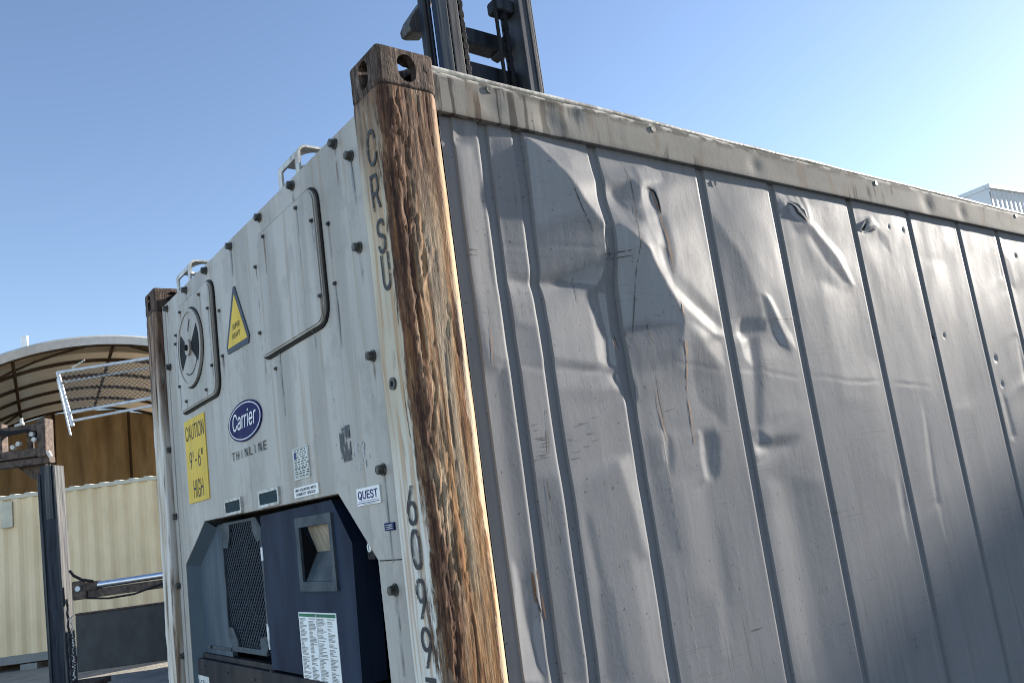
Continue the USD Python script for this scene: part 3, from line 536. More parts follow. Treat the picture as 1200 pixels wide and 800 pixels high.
# --- white end panel (x = XP) with its opening
XP = .037
OPEN = [(2.161, .32), (2.161, 1.596), (1.852, 1.765), (.560, 1.757), (.352, 1.557), (.344, .32)]
outer = [(.168, .16), (2.27, .16), (2.27, 2.795), (.168, 2.795)]
pm = poly_yz(outer, XP, XP+.035, [OPEN], fine=.03)
v = pm.vertices.copy(); fr = v[:, 0] < XP+.01
wob = .010*(meshkit.fbm(np.stack([v[:, 1]*6.5, v[:, 2]*.55, v[:, 1]*0+2], -1), 3, 13)-.5)+.004*(meshkit.fbm(v*4, 3, 3)-.5)
v[fr, 0] += .35*wob[fr]*np.clip((v[fr, 1]-.24)/.05, 0, 1)*np.clip((2.25-v[fr, 1])/.05, 0, 1)
endp = obj('end_panel', trimesh.Trimesh(v, pm.faces, process=False), WHITE, reefer, smooth=40)
obj('panel_seam', box(XP-.0012, XP+.006, .205, .343, 1.5535, 1.5565), GASKET, endp)
obj('edge_seal', cat(box(XP+.002, XP+.03, .161, .1675, .16, 2.795), box(XP+.004, XP+.03, 2.2705, 2.277, .16, 2.795)), GASKET, endp)
for y0, y1 in ((.172, .205), (2.225, 2.268)): obj('edge_flange', rbox(XP-.004, XP+.004, y0, y1, .18, 2.78, .002), WHITE, endp)
rotx = trimesh.transformations.rotation_matrix(-math.pi/2, [0, 1, 0])
def at(x, y, z): return trimesh.transformations.translation_matrix([x, y, z])
def bolt_mesh(y, z, r=.017, x=XP):
    k = np.sin(y*91+z*57)*.9
    hexh = trimesh.creation.cylinder(r*.78, r*.95, sections=6); hexh.apply_transform(trimesh.transformations.rotation_matrix(k, [0, 0, 1])); hexh.apply_translation([0, 0, r*.7])
    w = trimesh.creation.cylinder(r, r*.3, sections=18); w.apply_translation([0, 0, r*.12])
    c = trimesh.creation.cylinder(r*.5, r*.1, sections=12); c.apply_translation([0, 0, r*1.2])
    m = cat(hexh, w, c); m.apply_transform(at(x, y, z) @ rotx); return m
for y, z in [(0.354, 2.768), (0.263, 2.69), (0.27, 2.419), (0.258, 2.104), (0.268, 1.794), (0.272, 1.478), (0.679, 2.768), (0.979, 2.768), (1.293, 2.768), (1.603, 2.768), (1.886, 2.768), (2.193, 2.768), (2.202, 2.492), (2.275, 2.118), (2.247, 1.812), (2.264, 1.507), (2.28, 1.203)]: obj('bolt', bolt_mesh(y, z), BOLT, endp, smooth=30)
STAIN = mat_worn('run_off_stain', (.17, .125, .085), .50, (90, 90, 7)); STAIN2 = mat_worn('grey_run_off', (.20, .20, .20), .50, (80, 80, 6))
for k, (y, z) in enumerate([(0.354, 2.768), (0.263, 2.69), (0.27, 2.419), (0.258, 2.104), (0.268, 1.794), (0.272, 1.478), (0.679, 2.768), (0.979, 2.768), (1.293, 2.768), (1.603, 2.768), (1.886, 2.768), (2.193, 2.768), (2.202, 2.492), (2.275, 2.118), (2.247, 1.812), (2.264, 1.507), (2.28, 1.203)][::1]+[(0.627, 2.669), (0.915, 2.674), (0.521, 2.588), (0.447, 2.553), (1.008, 2.594), (1.042, 2.558), (0.441, 2.365), (0.514, 2.347), (0.616, 2.266), (1.016, 2.358), (1.041, 2.377), (0.903, 2.274), (0.948, 2.216), (1.653, 2.68), (1.556, 2.595), (1.472, 2.562), (1.472, 2.379), (1.552, 2.359), (1.643, 2.278), (1.921, 2.281), (2.006, 2.362), (2.013, 2.595), (1.932, 2.679), (2.027, 2.559)]):
    r_ = np.random.default_rng(k); l, w = r_.uniform(.05, .26), r_.uniform(.007, .016)
    pts = [(y+w/2, z-.006), (y-w/2, z-.006), (y-w*.35, z-l*.6), (y-w*.1, z-l), (y+w*.1, z-l), (y+w*.4, z-l*.5)]
    on = (.51 < y < 1.04 and 2.29 < z < 2.69) or (1.535 < y < 2.045 and 2.26 < z < 2.70)
    if on: l2 = max(z-l, 2.275 if y < 1.2 else 2.255); pts = [(a, max(b, l2)) for a, b in pts]
    obj('run_stain', poly_yz(pts, (XP-.0186 if on else XP-.0032), (XP-.0184 if on else XP-.003)), STAIN if k % 3 == 0 else STAIN2, endp)
def plate_with_seal(name, y0, y1, z0, z1, r):
    obj(name+'_seal', poly_yz(rrect(y0-.010, y1+.010, z0-.010, z1+.009, r+.01), XP-.006, XP+.004), GASKET, endp)
    pl = poly_yz(rrect(y0, y1, z0, z1, r, 8), XP-.014, XP-.002)
    top = poly_yz(rrect(y0+.006, y1-.006, z0+.006, z1-.006, r-.006, 8), XP-.018, XP-.0145)
    return obj(name, cat(pl, top), WHITE, endp, smooth=20)
hatch = plate_with_seal('access_hatch', .503, 1.045, 2.268, 2.700, .055)
vent = plate_with_seal('vent_hatch', 1.528, 2.052, 2.245, 2.712, .055)
def screw(y, z, x): return bolt_mesh(y, z, .0075, x)
for y, z in [(0.627, 2.669), (0.915, 2.674), (0.521, 2.588), (0.447, 2.553), (1.008, 2.594), (1.042, 2.558), (0.441, 2.365), (0.514, 2.347), (0.616, 2.266), (1.016, 2.358), (1.041, 2.377), (0.903, 2.274), (0.948, 2.216), (1.653, 2.68), (1.556, 2.595), (1.472, 2.562), (1.472, 2.379), (1.552, 2.359), (1.643, 2.278), (1.921, 2.281), (2.006, 2.362), (2.013, 2.595), (1.932, 2.679), (2.027, 2.559)]:
    on = (.51 < y < 1.04 and 2.275 < z < 2.69) or (1.535 < y < 2.045 and 2.25 < z < 2.70)
    obj('screw', screw(y, z, XP-.018 if on else XP), BOLT, endp, smooth=30)
# rotary vent: raised ring, two dark fan-shaped openings, hub
vy, vz, vr = 1.812, 2.492, .158
ring = poly_yz(ellipse(vy, vz, vr, vr), XP-.026, XP-.018); rim = poly_yz(ellipse(vy, vz, vr+.008, vr+.008), XP-.030, XP-.018, [ellipse(vy, vz, vr-.006, vr-.006)[::-1]])
obj('vent_disc', ring, WHITE, vent, smooth=30); obj('vent_rim', rim, WHITE, vent, smooth=30)
obj('vent_rim_groove', poly_yz(ellipse(vy, vz, vr+.016, vr+.016), XP-.0195, XP-.0182, [ellipse(vy, vz, vr+.008, vr+.008)[::-1]]), GASKET, vent)
for s in (-1, 1):
    a = np.radians(np.linspace(-36, 36, 12)); fan = [(vy+s*.135*math.cos(t), vz+.135*math.sin(t)) for t in a]+[(vy+s*.028, vz+.012), (vy+s*.028, vz-.012)]
    obj('vent_opening', poly_yz(fan, XP-.0275, XP-.0262), DARK, vent)
obj('vent_hub', cat(trimesh.creation.cylinder(.034, .010, sections=24, transform=at(XP-.031, vy, vz) @ rotx)), WHITE, vent, smooth=30)
obj('vent_knob', cat(trimesh.creation.cylinder(.013, .014, sections=8, transform=at(XP-.041, vy, vz) @ rotx)), GASKET, vent)
a = np.radians(np.linspace(215, 300, 16)); obj('vent_scale', poly_yz([(vy+.118*math.cos(t), vz+.118*math.sin(t)) for t in a]+[(vy+.112*math.cos(t), vz+.112*math.sin(t)) for t in a[::-1]], XP-.0272, XP-.0262), INK, vent)
obj('vent_mark', poly_yz([(vy+.012, vz+.075), (vy-.02, vz+.12), (vy-.03, vz+.115), (vy, vz+.073)], XP-.0272, XP-.0262), INK, vent)
# stickers
SX = XP-.004
def sticker(name, y0, y1, z0, z1, mat, r=.004): return obj(name, poly_yz(rrect(y0, y1, z0, z1, r, 3), SX-.0008, SX+.004), mat, endp)
s = sticker('caution_sticker', 1.752, 2.034, 1.850, 2.206, YELLOW)
for t, z, y, w, h in (('CAUTION', 2.118, 2.022, .258, .062), ("9'-6\"", 1.995, 1.985, .185, .070), ('HIGH', 1.868, 1.955, .135, .075)):
    obj('print', lettering(t, h, y, z, SX-.001, w), INK, s)
tri = lambda k: [(1.288+(y-1.288)*k, 2.44+(z-2.44)*k) for y, z in ((1.288, 2.606), (1.275, 2.606), (1.166, 2.392), (1.178, 2.366), (1.404, 2.372), (1.414, 2.398), (1.300, 2.606))]
s = obj('warning_triangle', poly_yz([(1.280, 2.606), (1.297, 2.606), (1.414, 2.396), (1.404, 2.370), (1.178, 2.362), (1.166, 2.390)][::-1], SX-.0008, SX+.004), TRIM, endp)
obj('triangle_face', poly_yz([(1.288, 2.577), (1.398, 2.388), (1.182, 2.384)][::-1], SX-.0016, SX-.0006), YELLOW, s)
for t, z, y, w in (('SUPER', 2.446, 1.330, .078), ('HEAVY', 2.412, 1.336, .082)): obj('print', lettering(t, .020, y, z, SX-.0018, w, shear=.25), INK, s)
s = obj('oval_logo', poly_yz(ellipse(1.285, 2.092, .177, .074), SX-.0008, SX+.004), LOGO, endp)
obj('oval_line', poly_yz(ellipse(1.285, 2.092, .168, .067), SX-.0014, SX-.0006, [ellipse(1.285, 2.092, .163, .0635)[::-1]]), STICKW, s)
obj('print', lettering('Carrier', .062, 1.415, 2.068, SX-.0012, .245, shear=.2), STICKW, s)
for i, ch in enumerate('THINLINE'): obj('model_letter', lettering(ch, .031, 1.452-i*.0475-(.011 if ch == 'I' else 0), 1.962, XP-.003, .028 if ch != 'I' else .006), INK, endp)
s = sticker('paper_label', .741, .864, 1.827, 1.929, STICKG)
rows = [box(SX-.0012, SX-.0007, .748, .857, z, z+.0012) for z in (1.832, 1.846, 1.862, 1.925)]+[box(SX-.0012, SX-.0007, .7455, .7468, 1.83, 1.926)]
rng = np.random.default_rng(4)
for z in np.arange(1.836, 1.92, .0075):
    y = .852
    while y > .76:
        w = rng.uniform(.006, .022); rows.append(box(SX-.0013, SX-.0006, y-w, y, z, z+.003)); y -= w+rng.uniform(.004, .016)
obj('print', cat(rows), INK, s); obj('emblem', box(SX-.0014, SX-.0006, .835, .853, 1.893, 1.915), INKBLUE, s)
s = sticker('small_sticker', .688, .878, 1.771, 1.803, STICKW, .002)
for t, z, y, w in (('UNIT EQUIPPED WITH', 1.789, .868, .165), ('HUMIDITY SENSOR', 1.776, .860, .150)): obj('print', lettering(t, .0085, y, z, SX-.001, w), INK, s)
s = sticker('dealer_sticker', .2945, .434, 1.709, 1.757, STICKW, .002)
obj('print', lettering('QUEST', .022, .425, 1.7265, SX-.001, .118, bold=True), INKBLUE, s)
obj('small_print', cat(box(SX-.0012, SX-.0006, .305, .425, 1.7200, 1.7212), box(SX-.0012, SX-.0006, .30, .43, 1.7145, 1.7165), box(SX-.0012, SX-.0006, .33, .40, 1.7115, 1.7125)), INKBLUE, s)
s = sticker('blue_tag', .236, .2885, 1.632, 1.6525, LOGO, .001); obj('print', cat([box(SX-.0012, SX-.0006, .243, .282, z, z+.0016) for z in (1.636, 1.641, 1.646)]), STICKG, s)
obj('torn_sticker', poly_yz(rrect(.444, .512, 1.842, 1.944, .004), SX+.001, SX+.004, fine=.02), mat_worn('torn_sticker_residue', (.045, .05, .055), .52, (34, 34, 26)), endp)
obj('sticker_residue', poly_yz(rrect(.36, .43, 1.805, 1.885, .01), SX+.0012, SX+.004), mat_worn('pale_residue', (.30, .32, .33), .45, (40, 40, 30)), endp)
for y0, y1 in ((1.383, 1.556), (1.010, 1.187)):
    w = obj('status_window', cat(poly_yz(rrect(y0-.006, y1+.006, 1.764, 1.824, .004), XP-.010, XP+.002, [rrect(y0+.004, y1-.004, 1.774, 1.814, .003)[::-1]])), BRACKET, endp)
    obj('window_pane', box(XP-.0075, XP-.002, y0+.004, y1-.004, 1.774, 1.814), GLASS, w)

# --- lifting loops on the roof edge
def loop(y0, y1):
    x0, x1 = .055, .195; zb, zt = 2.785, 2.908; w = .030
    # bent strap: side profile in x-z is a rounded hoop, windows cut into its front and its top
    prof = [(x0, zb), (x0, zt-.030)]+[(x0+.030-.030*math.cos(a), zt-.030+.030*math.sin(a)) for a in np.radians(np.linspace(12, 90, 7))]+[(x1-.05, zt)]+[(x1-.05+.05*math.sin(a), zt-.05+.05*math.cos(a)) for a in np.radians(np.linspace(15, 90, 6))]+[(x1, zb)]
    prof = np.array(prof); inner = prof.copy(); c = prof.mean(0)
    n = np.gradient(prof, axis=0); n = np.c_[-n[:, 1], n[:, 0]]; n /= np.linalg.norm(n, axis=1, keepdims=True); n *= np.where(((c-prof)*n).sum(1) > 0, 1, -1)[:, None]
    ring = np.vstack([prof, (prof+n*.008)[::-1]])
    cs = m3.CrossSection([ring]); 
    if cs.area() < 1e-7: cs = m3.CrossSection([ring[::-1]])
    strap = cs.extrude(y1-y0).rotate([90, 0, 0]).translate([0, y1, 0])
    win = m3.Manifold.cube([.1, y1-y0-2*w, .075]).translate([x0-.05, y0+w, zt-.115])
    top = m3.Manifold.cylinder(.2, .034, .034, 24).scale([1.15, (y1-y0-2*w)/.068, 1]).translate([x0+.078, (y0+y1)/2, zt-.1])
    return tm(strap-win-top)
for y0, y1 in ((.655, .832), (1.875, 2.085)): obj('lifting_loop', loop(y0, y1), BRACKET, reefer, smooth=35)

# --- refrigeration unit inside the opening
unit = thing('refrigeration_unit', 'navy blue refrigeration machinery set into the opening of the white end panel', 'refrigeration unit')
obj('back_plate', box(.19, .20, .30, 2.2, .30, 1.80), DARK, unit)
XB = .085
# sides of the opening
obj('recess_bevel', facing(trimesh.Trimesh([[XP+.002, 2.159, .33], [XP+.002, 2.159, 1.594], [XB, 2.118, 1.580], [XB, 2.118, .33], [XP+.002, 1.852, 1.7635], [XB, 1.845, 1.730]], [[0, 1, 2], [0, 2, 3], [1, 4, 5], [1, 5, 2]], process=False), (-1, -1, 0)), simple('recess_bevel_paint', (.060, .082, .10), .65, spec=.2), unit)
obj('recess_lining', cat(poly_yz([(2.158, .33), (2.158, 1.594), (1.851, 1.7625), (1.86, 1.776), (2.172, 1.603), (2.172, .33)], XP+.003, .19)), simple('recess_lining_paint', (.11, .145, .17), .65, spec=.2), unit)
obj('recess_top', poly_yz([(.56, 1.7545), (1.852, 1.7625), (1.852, 1.778), (.56, 1.772)], XP+.004, .19), RUSTSTEEL, unit)
obj('recess_side', poly_yz([(.3545, 1.556), (.5615, 1.754), (.55, 1.772), (.338, 1.563), (.334, .33), (.3465, .33)], XP+.004, .19), BLUE, unit)
obj('left_panel', poly_yz([(1.770, 1.215), (2.150, 1.215), (2.150, 1.592), (1.866, 1.742), (1.770, 1.742)], XB, XB+.02), BLUEGREY, unit)
obj('panel_edge', rbox(XB-.004, XB+.003, 1.775, 2.135, 1.236, 1.250, .002), FRAME, unit); obj('panel_edge', rbox(XB-.003, XB+.003, 1.775, 1.862, 1.722, 1.735, .002), FRAME, unit)
# mesh guard
g0, g1, h0, h1 = 1.312, 1.765, 1.243, 1.743
obj('coil', cat(box(.15, .16, g0, g1, h0, h1), [box(.142, .15, y, y+.004, h0+.03, h1-.03) for y in np.arange(g0+.02, g1-.02, .014)]), COIL, unit)
gm = obj('mesh_guard', cat([rbox(XB-.014, XB+.004, g0, g0+.018, h0+.05, h1-.04, .002), rbox(XB-.014, XB+.004, g1-.012, g1, h0+.05, h1-.04, .002),
     rbox(XB-.0145, XB+.003, g0+.04, g1-.04, h0, h0+.02, .002), rbox(XB-.0145, XB+.003, g0+.05, g1-.05, h1-.012, h1, .002),
     poly_yz([(g0, h1-.045), (g0+.05, h1), (g0+.095, h1), (g0+.095, h1-.05), (g0+.055, h1-.09), (g0, h1-.09)], XB-.013, XB-.006),
     poly_yz([(g1, h1-.045), (g1-.03, h1), (g1-.10, h1), (g1-.10, h1-.05), (g1-.07, h1-.10), (g1, h1-.10)], XB-.013, XB-.006),
     poly_yz([(g0, h0+.05), (g0+.05, h0), (g0+.10, h0), (g0+.10, h0+.06), (g0, h0+.075)], XB-.013, XB-.006),
     poly_yz([(g1, h0+.07), (g1-.055, h0), (g1-.11, h0), (g1-.11, h0+.04), (g1-.06, h0+.09), (g1, h0+.09)], XB-.013, XB-.006)]), FRAME, unit)
wires = []
for c in np.arange(-(g1-g0), (h1-h0)+(g1-g0), .026):
    for sg in (1, -1):
        # z = h0 + c + sg * (y - ym)
        ym = (g0+g1)/2; ys = np.array([g0+.008, g1-.008]); z_ = h0+c*.98+sg*(ys-ym)
        lo, hi = h0+.01, h1-.01
        y_lo, y_hi = ys
        pts = []
        for yy_ in np.linspace(y_lo, y_hi, 200):
            zz_ = h0+c*.98+sg*(yy_-ym)
            if lo < zz_ < hi: pts.append((yy_, zz_))
        if len(pts) > 6: wires.append(trimesh.creation.cylinder(.0019, segment=[[XB-.002+.002*sg, *pts[0]], [XB-.002+.002*sg, *pts[-1]]], sections=4))
obj('wire_mesh', cat(wires), WIRE, gm)
obj('fan_shroud', trimesh.creation.annulus(.15, .185, .012, sections=32, transform=at(.135, 1.53, 1.52) @ rotx), COIL, unit)
obj('guard_latch', cat([rbox(XB-.020, XB-.004, g0-.012, g0+.006, z, z+.05, .003) for z in (1.58, 1.30)]+[tube((XB-.018, g0-.01, 1.27), (XB-.018, g0-.004, 1.36), .004)]), GALV, unit)
# door with pocket and sheet of instructions
ry0, ry1, rz0, rz1 = .693, .924, 1.503, 1.677
door = obj('unit_door', poly_yz([(1.286, 1.205), (1.286, 1.740), (.672, 1.746), (.557, 1.610), (.580, 1.205)], XB-.022, XB+.06, [[(ry0, rz0), (ry1, rz0), (ry1, rz1), (ry0, rz1)]]), BLUE, unit)
obj('pocket_frame', poly_yz(rrect(ry0-.022, ry1+.030, rz0-.030, rz1+.032, .004), XB-.030, XB-.0215, [[(ry0, rz0), (ry1, rz0), (ry1, rz1), (ry0, rz1)][::-1]]), FRAME, door)
xb, zm = XB+.028, 1.592
quad = lambda P: trimesh.Trimesh(P, [[0, 1, 2], [0, 2, 3]], process=False)
obj('pocket_slope', facing(quad([[XB-.02, ry1, rz0], [XB-.02, ry0, rz0], [xb, ry0, zm], [xb, ry1, zm]]), (-1, 0, 1)), FRAME, door)
obj('pocket_pane', facing(quad([[xb, ry1, zm], [xb, ry0, zm], [XB+.0, ry0, rz1], [XB+.0, ry1, rz1]]), (-1, 0, -1)), TANPANE, door)
for y in (ry0+.0005, ry1-.0005): obj('pocket_cheek', trimesh.Trimesh([[XB-.02, y, rz0], [xb+.002, y, zm], [XB-.02, y, rz1]], [[0, 1, 2]], process=False), DARK, door)
obj('pocket_back', box(XB+.030, XB+.034, ry0-.01, ry1+.01, rz0-.01, rz1+.01), DARK, door)
sh = obj('instruction_sheet', box(XB-.0235, XB-.0215, .712, 1.003, 1.165, 1.406), STICKW, door)
obj('green_heading', cat(box(XB-.0242, XB-.0234, .865, .998, 1.392, 1.402), box(XB-.0242, XB-.0234, .717, .857, 1.392, 1.402)), GREEN, sh)
rows = []
for c0, c1 in ((.935, .995), (.865, .925), (.79, .855), (.72, .78)):
    z = 1.385
    while z > 1.172:
        w = rng.uniform(.25, .95)*(c1-c0); rows.append(box(XB-.0242, XB-.0234, c1-w, c1, z, z+.0022)); z -= .0042+(rng.random() < .15)*.004
rows.append(box(XB-.0242, XB-.0234, .8595, .8605, 1.17, 1.404))
obj('print', cat(rows), mat_streaky('grey_print', (.10, .11, .11), (.2, .21, .2), (30, 30, 30)), sh)
obj('latch', cat(rbox(.10, .13, .495, .540, 1.555, 1.612, .003)), BLUELOW, unit); obj('latch_tag', trimesh.creation.cylinder(.013, .004, sections=20, transform=at(.098, .518, 1.590) @ rotx), STICKW, unit)
obj('latch_print', lettering('1', .016, .521, 1.582, .0955, .005), INK, unit)
# lower panel
low = obj('lower_panel', cat(rbox(XB-.030, XB+.02, .60, 2.158, .40, 1.196, .006), rbox(XB-.012, XB+.02, 1.29, 2.15, 1.196, 1.216, .003)), BLUELOW, unit)
s = obj('paper_tag', box(XB-.0315, XB-.0296, 2.0, 2.19-.03, 1.068, 1.128), STICKG, low)
obj('print', lettering('R-134a', .022, 2.152, 1.088, XB-.0316, .12), INKBLUE, s)
obj('panel_screw', cat([bolt_mesh(y, z, .006, XB-.03) for y, z in ((2.05, 1.17), (1.75, 1.165), (1.45, 1.16), (1.0, 1.165))]+[bolt_mesh(2.02, 1.243, .008, XB-.004), bolt_mesh(1.28, 1.20, .006, XB-.025)]), BOLT, low)
obj('hose', path_tube([(.12, .44, 1.05), (.10, .43, 1.12), (.115, .42, 1.2), (.13, .44, 1.3), (.125, .46, 1.42)], .012), RUBBER, unit)

# ------------------------------------------------------------------ everything beyond: frame with a = right, b = away from the camera
AX = np.array([math.sin(yaw), -math.cos(yaw), 0]); BX = np.array([math.cos(yaw), math.sin(yaw), 0]); ROT = math.atan2(AX[1], AX[0])
def place(a, b, z=0.0): q = np.array([cx, cy, 0])+AX*a+BX*b; return (q[0], q[1], z)
def corrugated(x0, x1, z0, z1, period=.278, depth=.036):
    """sheet in the x-z plane whose troughs run up, outer face at y = 0 looking along -y"""
    xs, ys, x = [], [], x0
    while x < x1:
        for dx, d in ((0, 0), (.072, 0), (.139-.0, depth), (.211, depth)):
            xs.append(x+dx*period/.278); ys.append(d)
        x += period
    xs, ys = np.array(xs), np.array(ys); k = xs <= x1; xs, ys = np.r_[xs[k], x1], np.r_[ys[k], 0]
    P = np.stack([np.stack([xs, ys, np.full_like(xs, z)], -1) for z in (z0, z1)], 1)
    return facing(grid(P), (0, -1, 0))
def dry_container(name, label, loc, rotz, length, height, mat, group=None, left=0.0):
    t = thing(name, label, 'container', loc, rotz, group)
    obj('side_wall', corrugated(left+.12, left+length-.12, .16, height-.07), mat, t)
    obj('back_wall', box(left+.12, left+length-.12, 2.36, 2.40, .16, height-.07), mat, t)
    obj('end_wall', box(left+.05, left+.08, .1, 2.35, .16, height-.07), mat, t); obj('end_wall', box(left+length-.08, left+length-.05, .1, 2.35, .16, height-.07), mat, t)
    obj('top_rail', cat(rbox(left+.12, left+length-.12, -.012, .06, height-.08, height-.012, .006)), BEIGED if mat is BEIGE else mat, t)
    obj('bottom_rail', rbox(left+.12, left+length-.12, -.012, .08, .02, .165, .006), DEEPGREY if mat is BEIGE else mat, t)
    obj('roof', cat(box(left+.05, left+length-.05, .05, 2.38, height-.05, height-.02), [rbox(left+.3+k*.278, left+.42+k*.278, .045, 2.3, height-.03, height+.012, .01) for k in range(int((length-.5)/.278))]), BEIGED if mat is BEIGE else mat, t)
    for x in (left, left+length-.16):
        obj('corner_post', box(x+.01, x+.15, -.005, .13, .1, height-.1), mat, t)
        for z in (0, height-.118): obj('corner_casting', rbox(x, x+.178, -.015, .147, z, z+.118, .01), mat, t)
    return t
bc = dry_container('storage_container', 'long beige corrugated storage container standing behind the forklift mast', place(-15.5, 15.4, .10), ROT, 12.19, 3.02, BEIGE, left=0)
obj('lashing_plate', cat(rbox(15.5-9.77, 15.5-9.55, -.03, .0, 2.43, 2.90, .01)), BEIGED, bc)
obj('timber_sleeper', cat([box(.2+k*2.9, .5+k*2.9, -.02, 2.3, -.10, .0) for k in range(5)]), DEEPGREY, bc)

# --- fabric shelter on the containers behind: fitted arch
th, a0, SW, SH, zb, SL = .53, -10.94, 5.8, 4.88, 2.65, 10.68
shel = thing('fabric_shelter', 'arched fabric shelter with dark tube ribs and brown end curtain', 'shelter', place(a0, 22, 0), ROT+th)
# local frame: x across the arch, y along it
def archpt(t, s, dr=0.0): return np.stack(np.broadcast_arrays((SW+dr)*np.sin(s), t, zb+(SH+dr)*np.cos(s)), -1)
ss = np.linspace(-math.pi/2, math.pi/2, 61)
TT, SS = np.meshgrid(np.linspace(-.25, SL, 24), ss, indexing='ij')
sag = .04*np.sin((TT/1.78) % 1*math.pi)
P = np.stack([(SW-sag)*np.sin(SS), TT, zb+(SH-sag)*np.cos(SS)], -1)
obj('fabric_cover', facing(grid(P), (0, 0, 1)), FABRIC, shel, smooth=True)
rib = [(SW-.10)*np.sin(ss), zb+(SH-.10)*np.cos(ss)]
for t in (0, 1.95, 4.1, 6.1, 8.2, 10.3): obj('arch_rib', path_tube(np.stack([rib[0], np.full_like(ss, t), rib[1]], -1), .055), ARCH, shel, smooth=True)
for s in (-.95, -.62, -.40, .025, .40, .72, 1.05): obj('purlin', path_tube([archpt(t, s, -.14) for t in np.linspace(0, 10.3, 8)], .045), ARCH, shel, smooth=True)
for s0, s1, t0, t1 in ((.10, .62, 0, 1.95), (-.62, -.1, 1.95, 0), (.40, .72, 8.2, 10.3), (-.40, -.62, 8.2, 10.3)): obj('diagonal_brace', path_tube([archpt(t0+(t1-t0)*k, s0+(s1-s0)*k, -.14) for k in np.linspace(0, 1, 6)], .035), ARCH, shel, smooth=True)
hem = np.stack([np.stack([(SW+d)*np.sin(ss), np.full_like(ss, y), zb+(SH+d)*np.cos(ss)], -1) for d, y in ((-.16, -.30), (.05, -.32), (.10, -.25), (.10, 1.2))])
obj('front_hem', facing(grid(hem), (0, -1, 0)), HEM, shel, smooth=30)
xs = np.linspace(-SW+.1, SW-.1, 150)
top = zb+(SH-.15)*np.sqrt(np.maximum(0, 1-(xs/(SW-.02))**2)); zq = np.linspace(0, 1, 40)
XX_, QQ = np.meshgrid(xs, zq, indexing='ij'); ZZ_ = .1+(top[:, None]-.1)*QQ
pl = .09*np.sin(XX_*5.6+.8*np.sin(ZZ_*.8))+.05*(meshkit.fbm(np.stack([XX_*2.2, ZZ_*.6, XX_*0], -1), 4, 2)-.5)*2
obj('end_curtain', facing(grid(np.stack([XX_, SL-.25+pl, ZZ_], -1)), (0, -1, 0)), TARP, shel, smooth=True)
for x in (-3.7, -1.2, 1.3, 3.8): obj('curtain_post', tube((x, SL-.42, 0), (x, SL-.42, float(np.interp(x, xs, top))), .05), ARCH, shel)
obj('curtain_rail', tube((-SW+.2, SL-.40, 4.3), (SW-.2, SL-.40, 4.3), .03), ARCH, shel)
for x in (-SW, SW): obj('base_wall', box(x-1.2, x+1.2, 0, SL, 0, 2.59), BEIGE, shel)
fl = thing('floodlight', 'small white floodlight on a short post at the shelter edge', 'floodlight', place(-13.03, 21.75, 0), ROT)
obj('lamp_head', rbox(-.09, .09, -.04, .05, 7.50, 7.90, .015), WPAINT, fl); obj('post', tube((-.06, .06, 7.2), (-.06, .06, 7.75), .022), GALV, fl)

# --- galvanised mesh cage raised beside the shelter
cg = thing('mesh_cage', 'raised galvanised frame with diamond mesh in front of the shelter', 'cage', place(0, 13.5, 0), ROT)
def bar(n, p, q, r=.022): return obj(n, tube((p[0], p[2] if len(p) > 2 else 0, p[1]), (q[0], q[2] if len(q) > 2 else 0, q[1]), r), GALV, cg, smooth=40)
bar('top_bar', (-7.565, 4.835), (-4.4, 4.90), .026); bar('second_bar', (-7.47, 4.672, .05), (-4.4, 4.77, .05), .018)
bar('bottom_bar', (-7.40, 4.140), (-4.4, 4.27), .026); bar('lower_bar', (-7.36, 4.01, .05), (-4.4, 4.165, .05), .022)
bar('end_post', (-7.555, 4.84), (-7.345, 3.915), .030); bar('end_post', (-7.60, 4.74, .06), (-7.42, 3.78, .06), .016)
bar('end_post', (-4.4, 4.9), (-4.4, 4.1), .03)
ms = []
for c in np.arange(-1.3, 4.4, .062):
    for sg in (1, -1):
        xs_ = np.linspace(-7.54, -4.4, 160); z_ = 4.12+sg*(xs_+7.5)*.75+(c if sg > 0 else c+.0)
        topz = 4.83+.0206*(xs_+7.565); botz = 4.15+.04*(xs_+7.4); lft = -7.4-(z_-4.14)*.227
        ok = (z_ < topz) & (z_ > botz) & (xs_ > lft)
        if ok.sum() > 1: i = np.where(ok)[0]; ms.append(tube((xs_[i[0]], .012*sg, z_[i[0]]), (xs_[i[-1]], .012*sg, z_[i[-1]]), .0052, 4))
obj('diamond_mesh', cat(ms), simple('dark_galvanised_wire', (.10, .102, .104), .5, bump=0), cg)
obj('handle', tube((-7.32, .0, 4.885), (-7.10, .0, 4.985), .012), BRACKET, cg)
obj('support_post', cat(tube((-5.3, .0, 0), (-5.3, .0, 4.3), .05), tube((-4.5, .0, 0), (-4.5, .0, 4.3), .05)), GALV, cg)

# --- forklift at the left: mast, carriage, tilt ram, black chassis
fk = thing('forklift', 'dark forklift with rusty carriage and chrome tilt ram beside the white end', 'forklift', place(0, 11.6, 0), ROT)
def col(x0, x1, y0, y1, z0, z1, mat, name, r=.006, lean=.0):
    m = rbox(x0, x1, y0, y1, z0, z1, r); m.vertices[:, 0] += (3.1-m.vertices[:, 2])*lean; return obj(name, m, mat, fk)
ln = .024
col(-6.80, -6.62, 0, .23, .05, 3.09, MAST, 'mast_channel', lean=ln); col(-6.84, -6.80, -.02, .06, .05, 2.98, MASTGREY, 'mast_flange', lean=ln)
col(-6.62, -6.585, -.015, .22, .05, 3.085, MASTGREY, 'mast_channel', lean=ln)
col(-6.74, -6.64, -.018, .0, 2.35, 3.10, MASTGREY, 'wear_strip', .003, lean=ln); col(-6.612, -6.594, -.022, -.012, 2.62, 3.09, MASTGREY, 'wear_strip', .003, lean=ln)
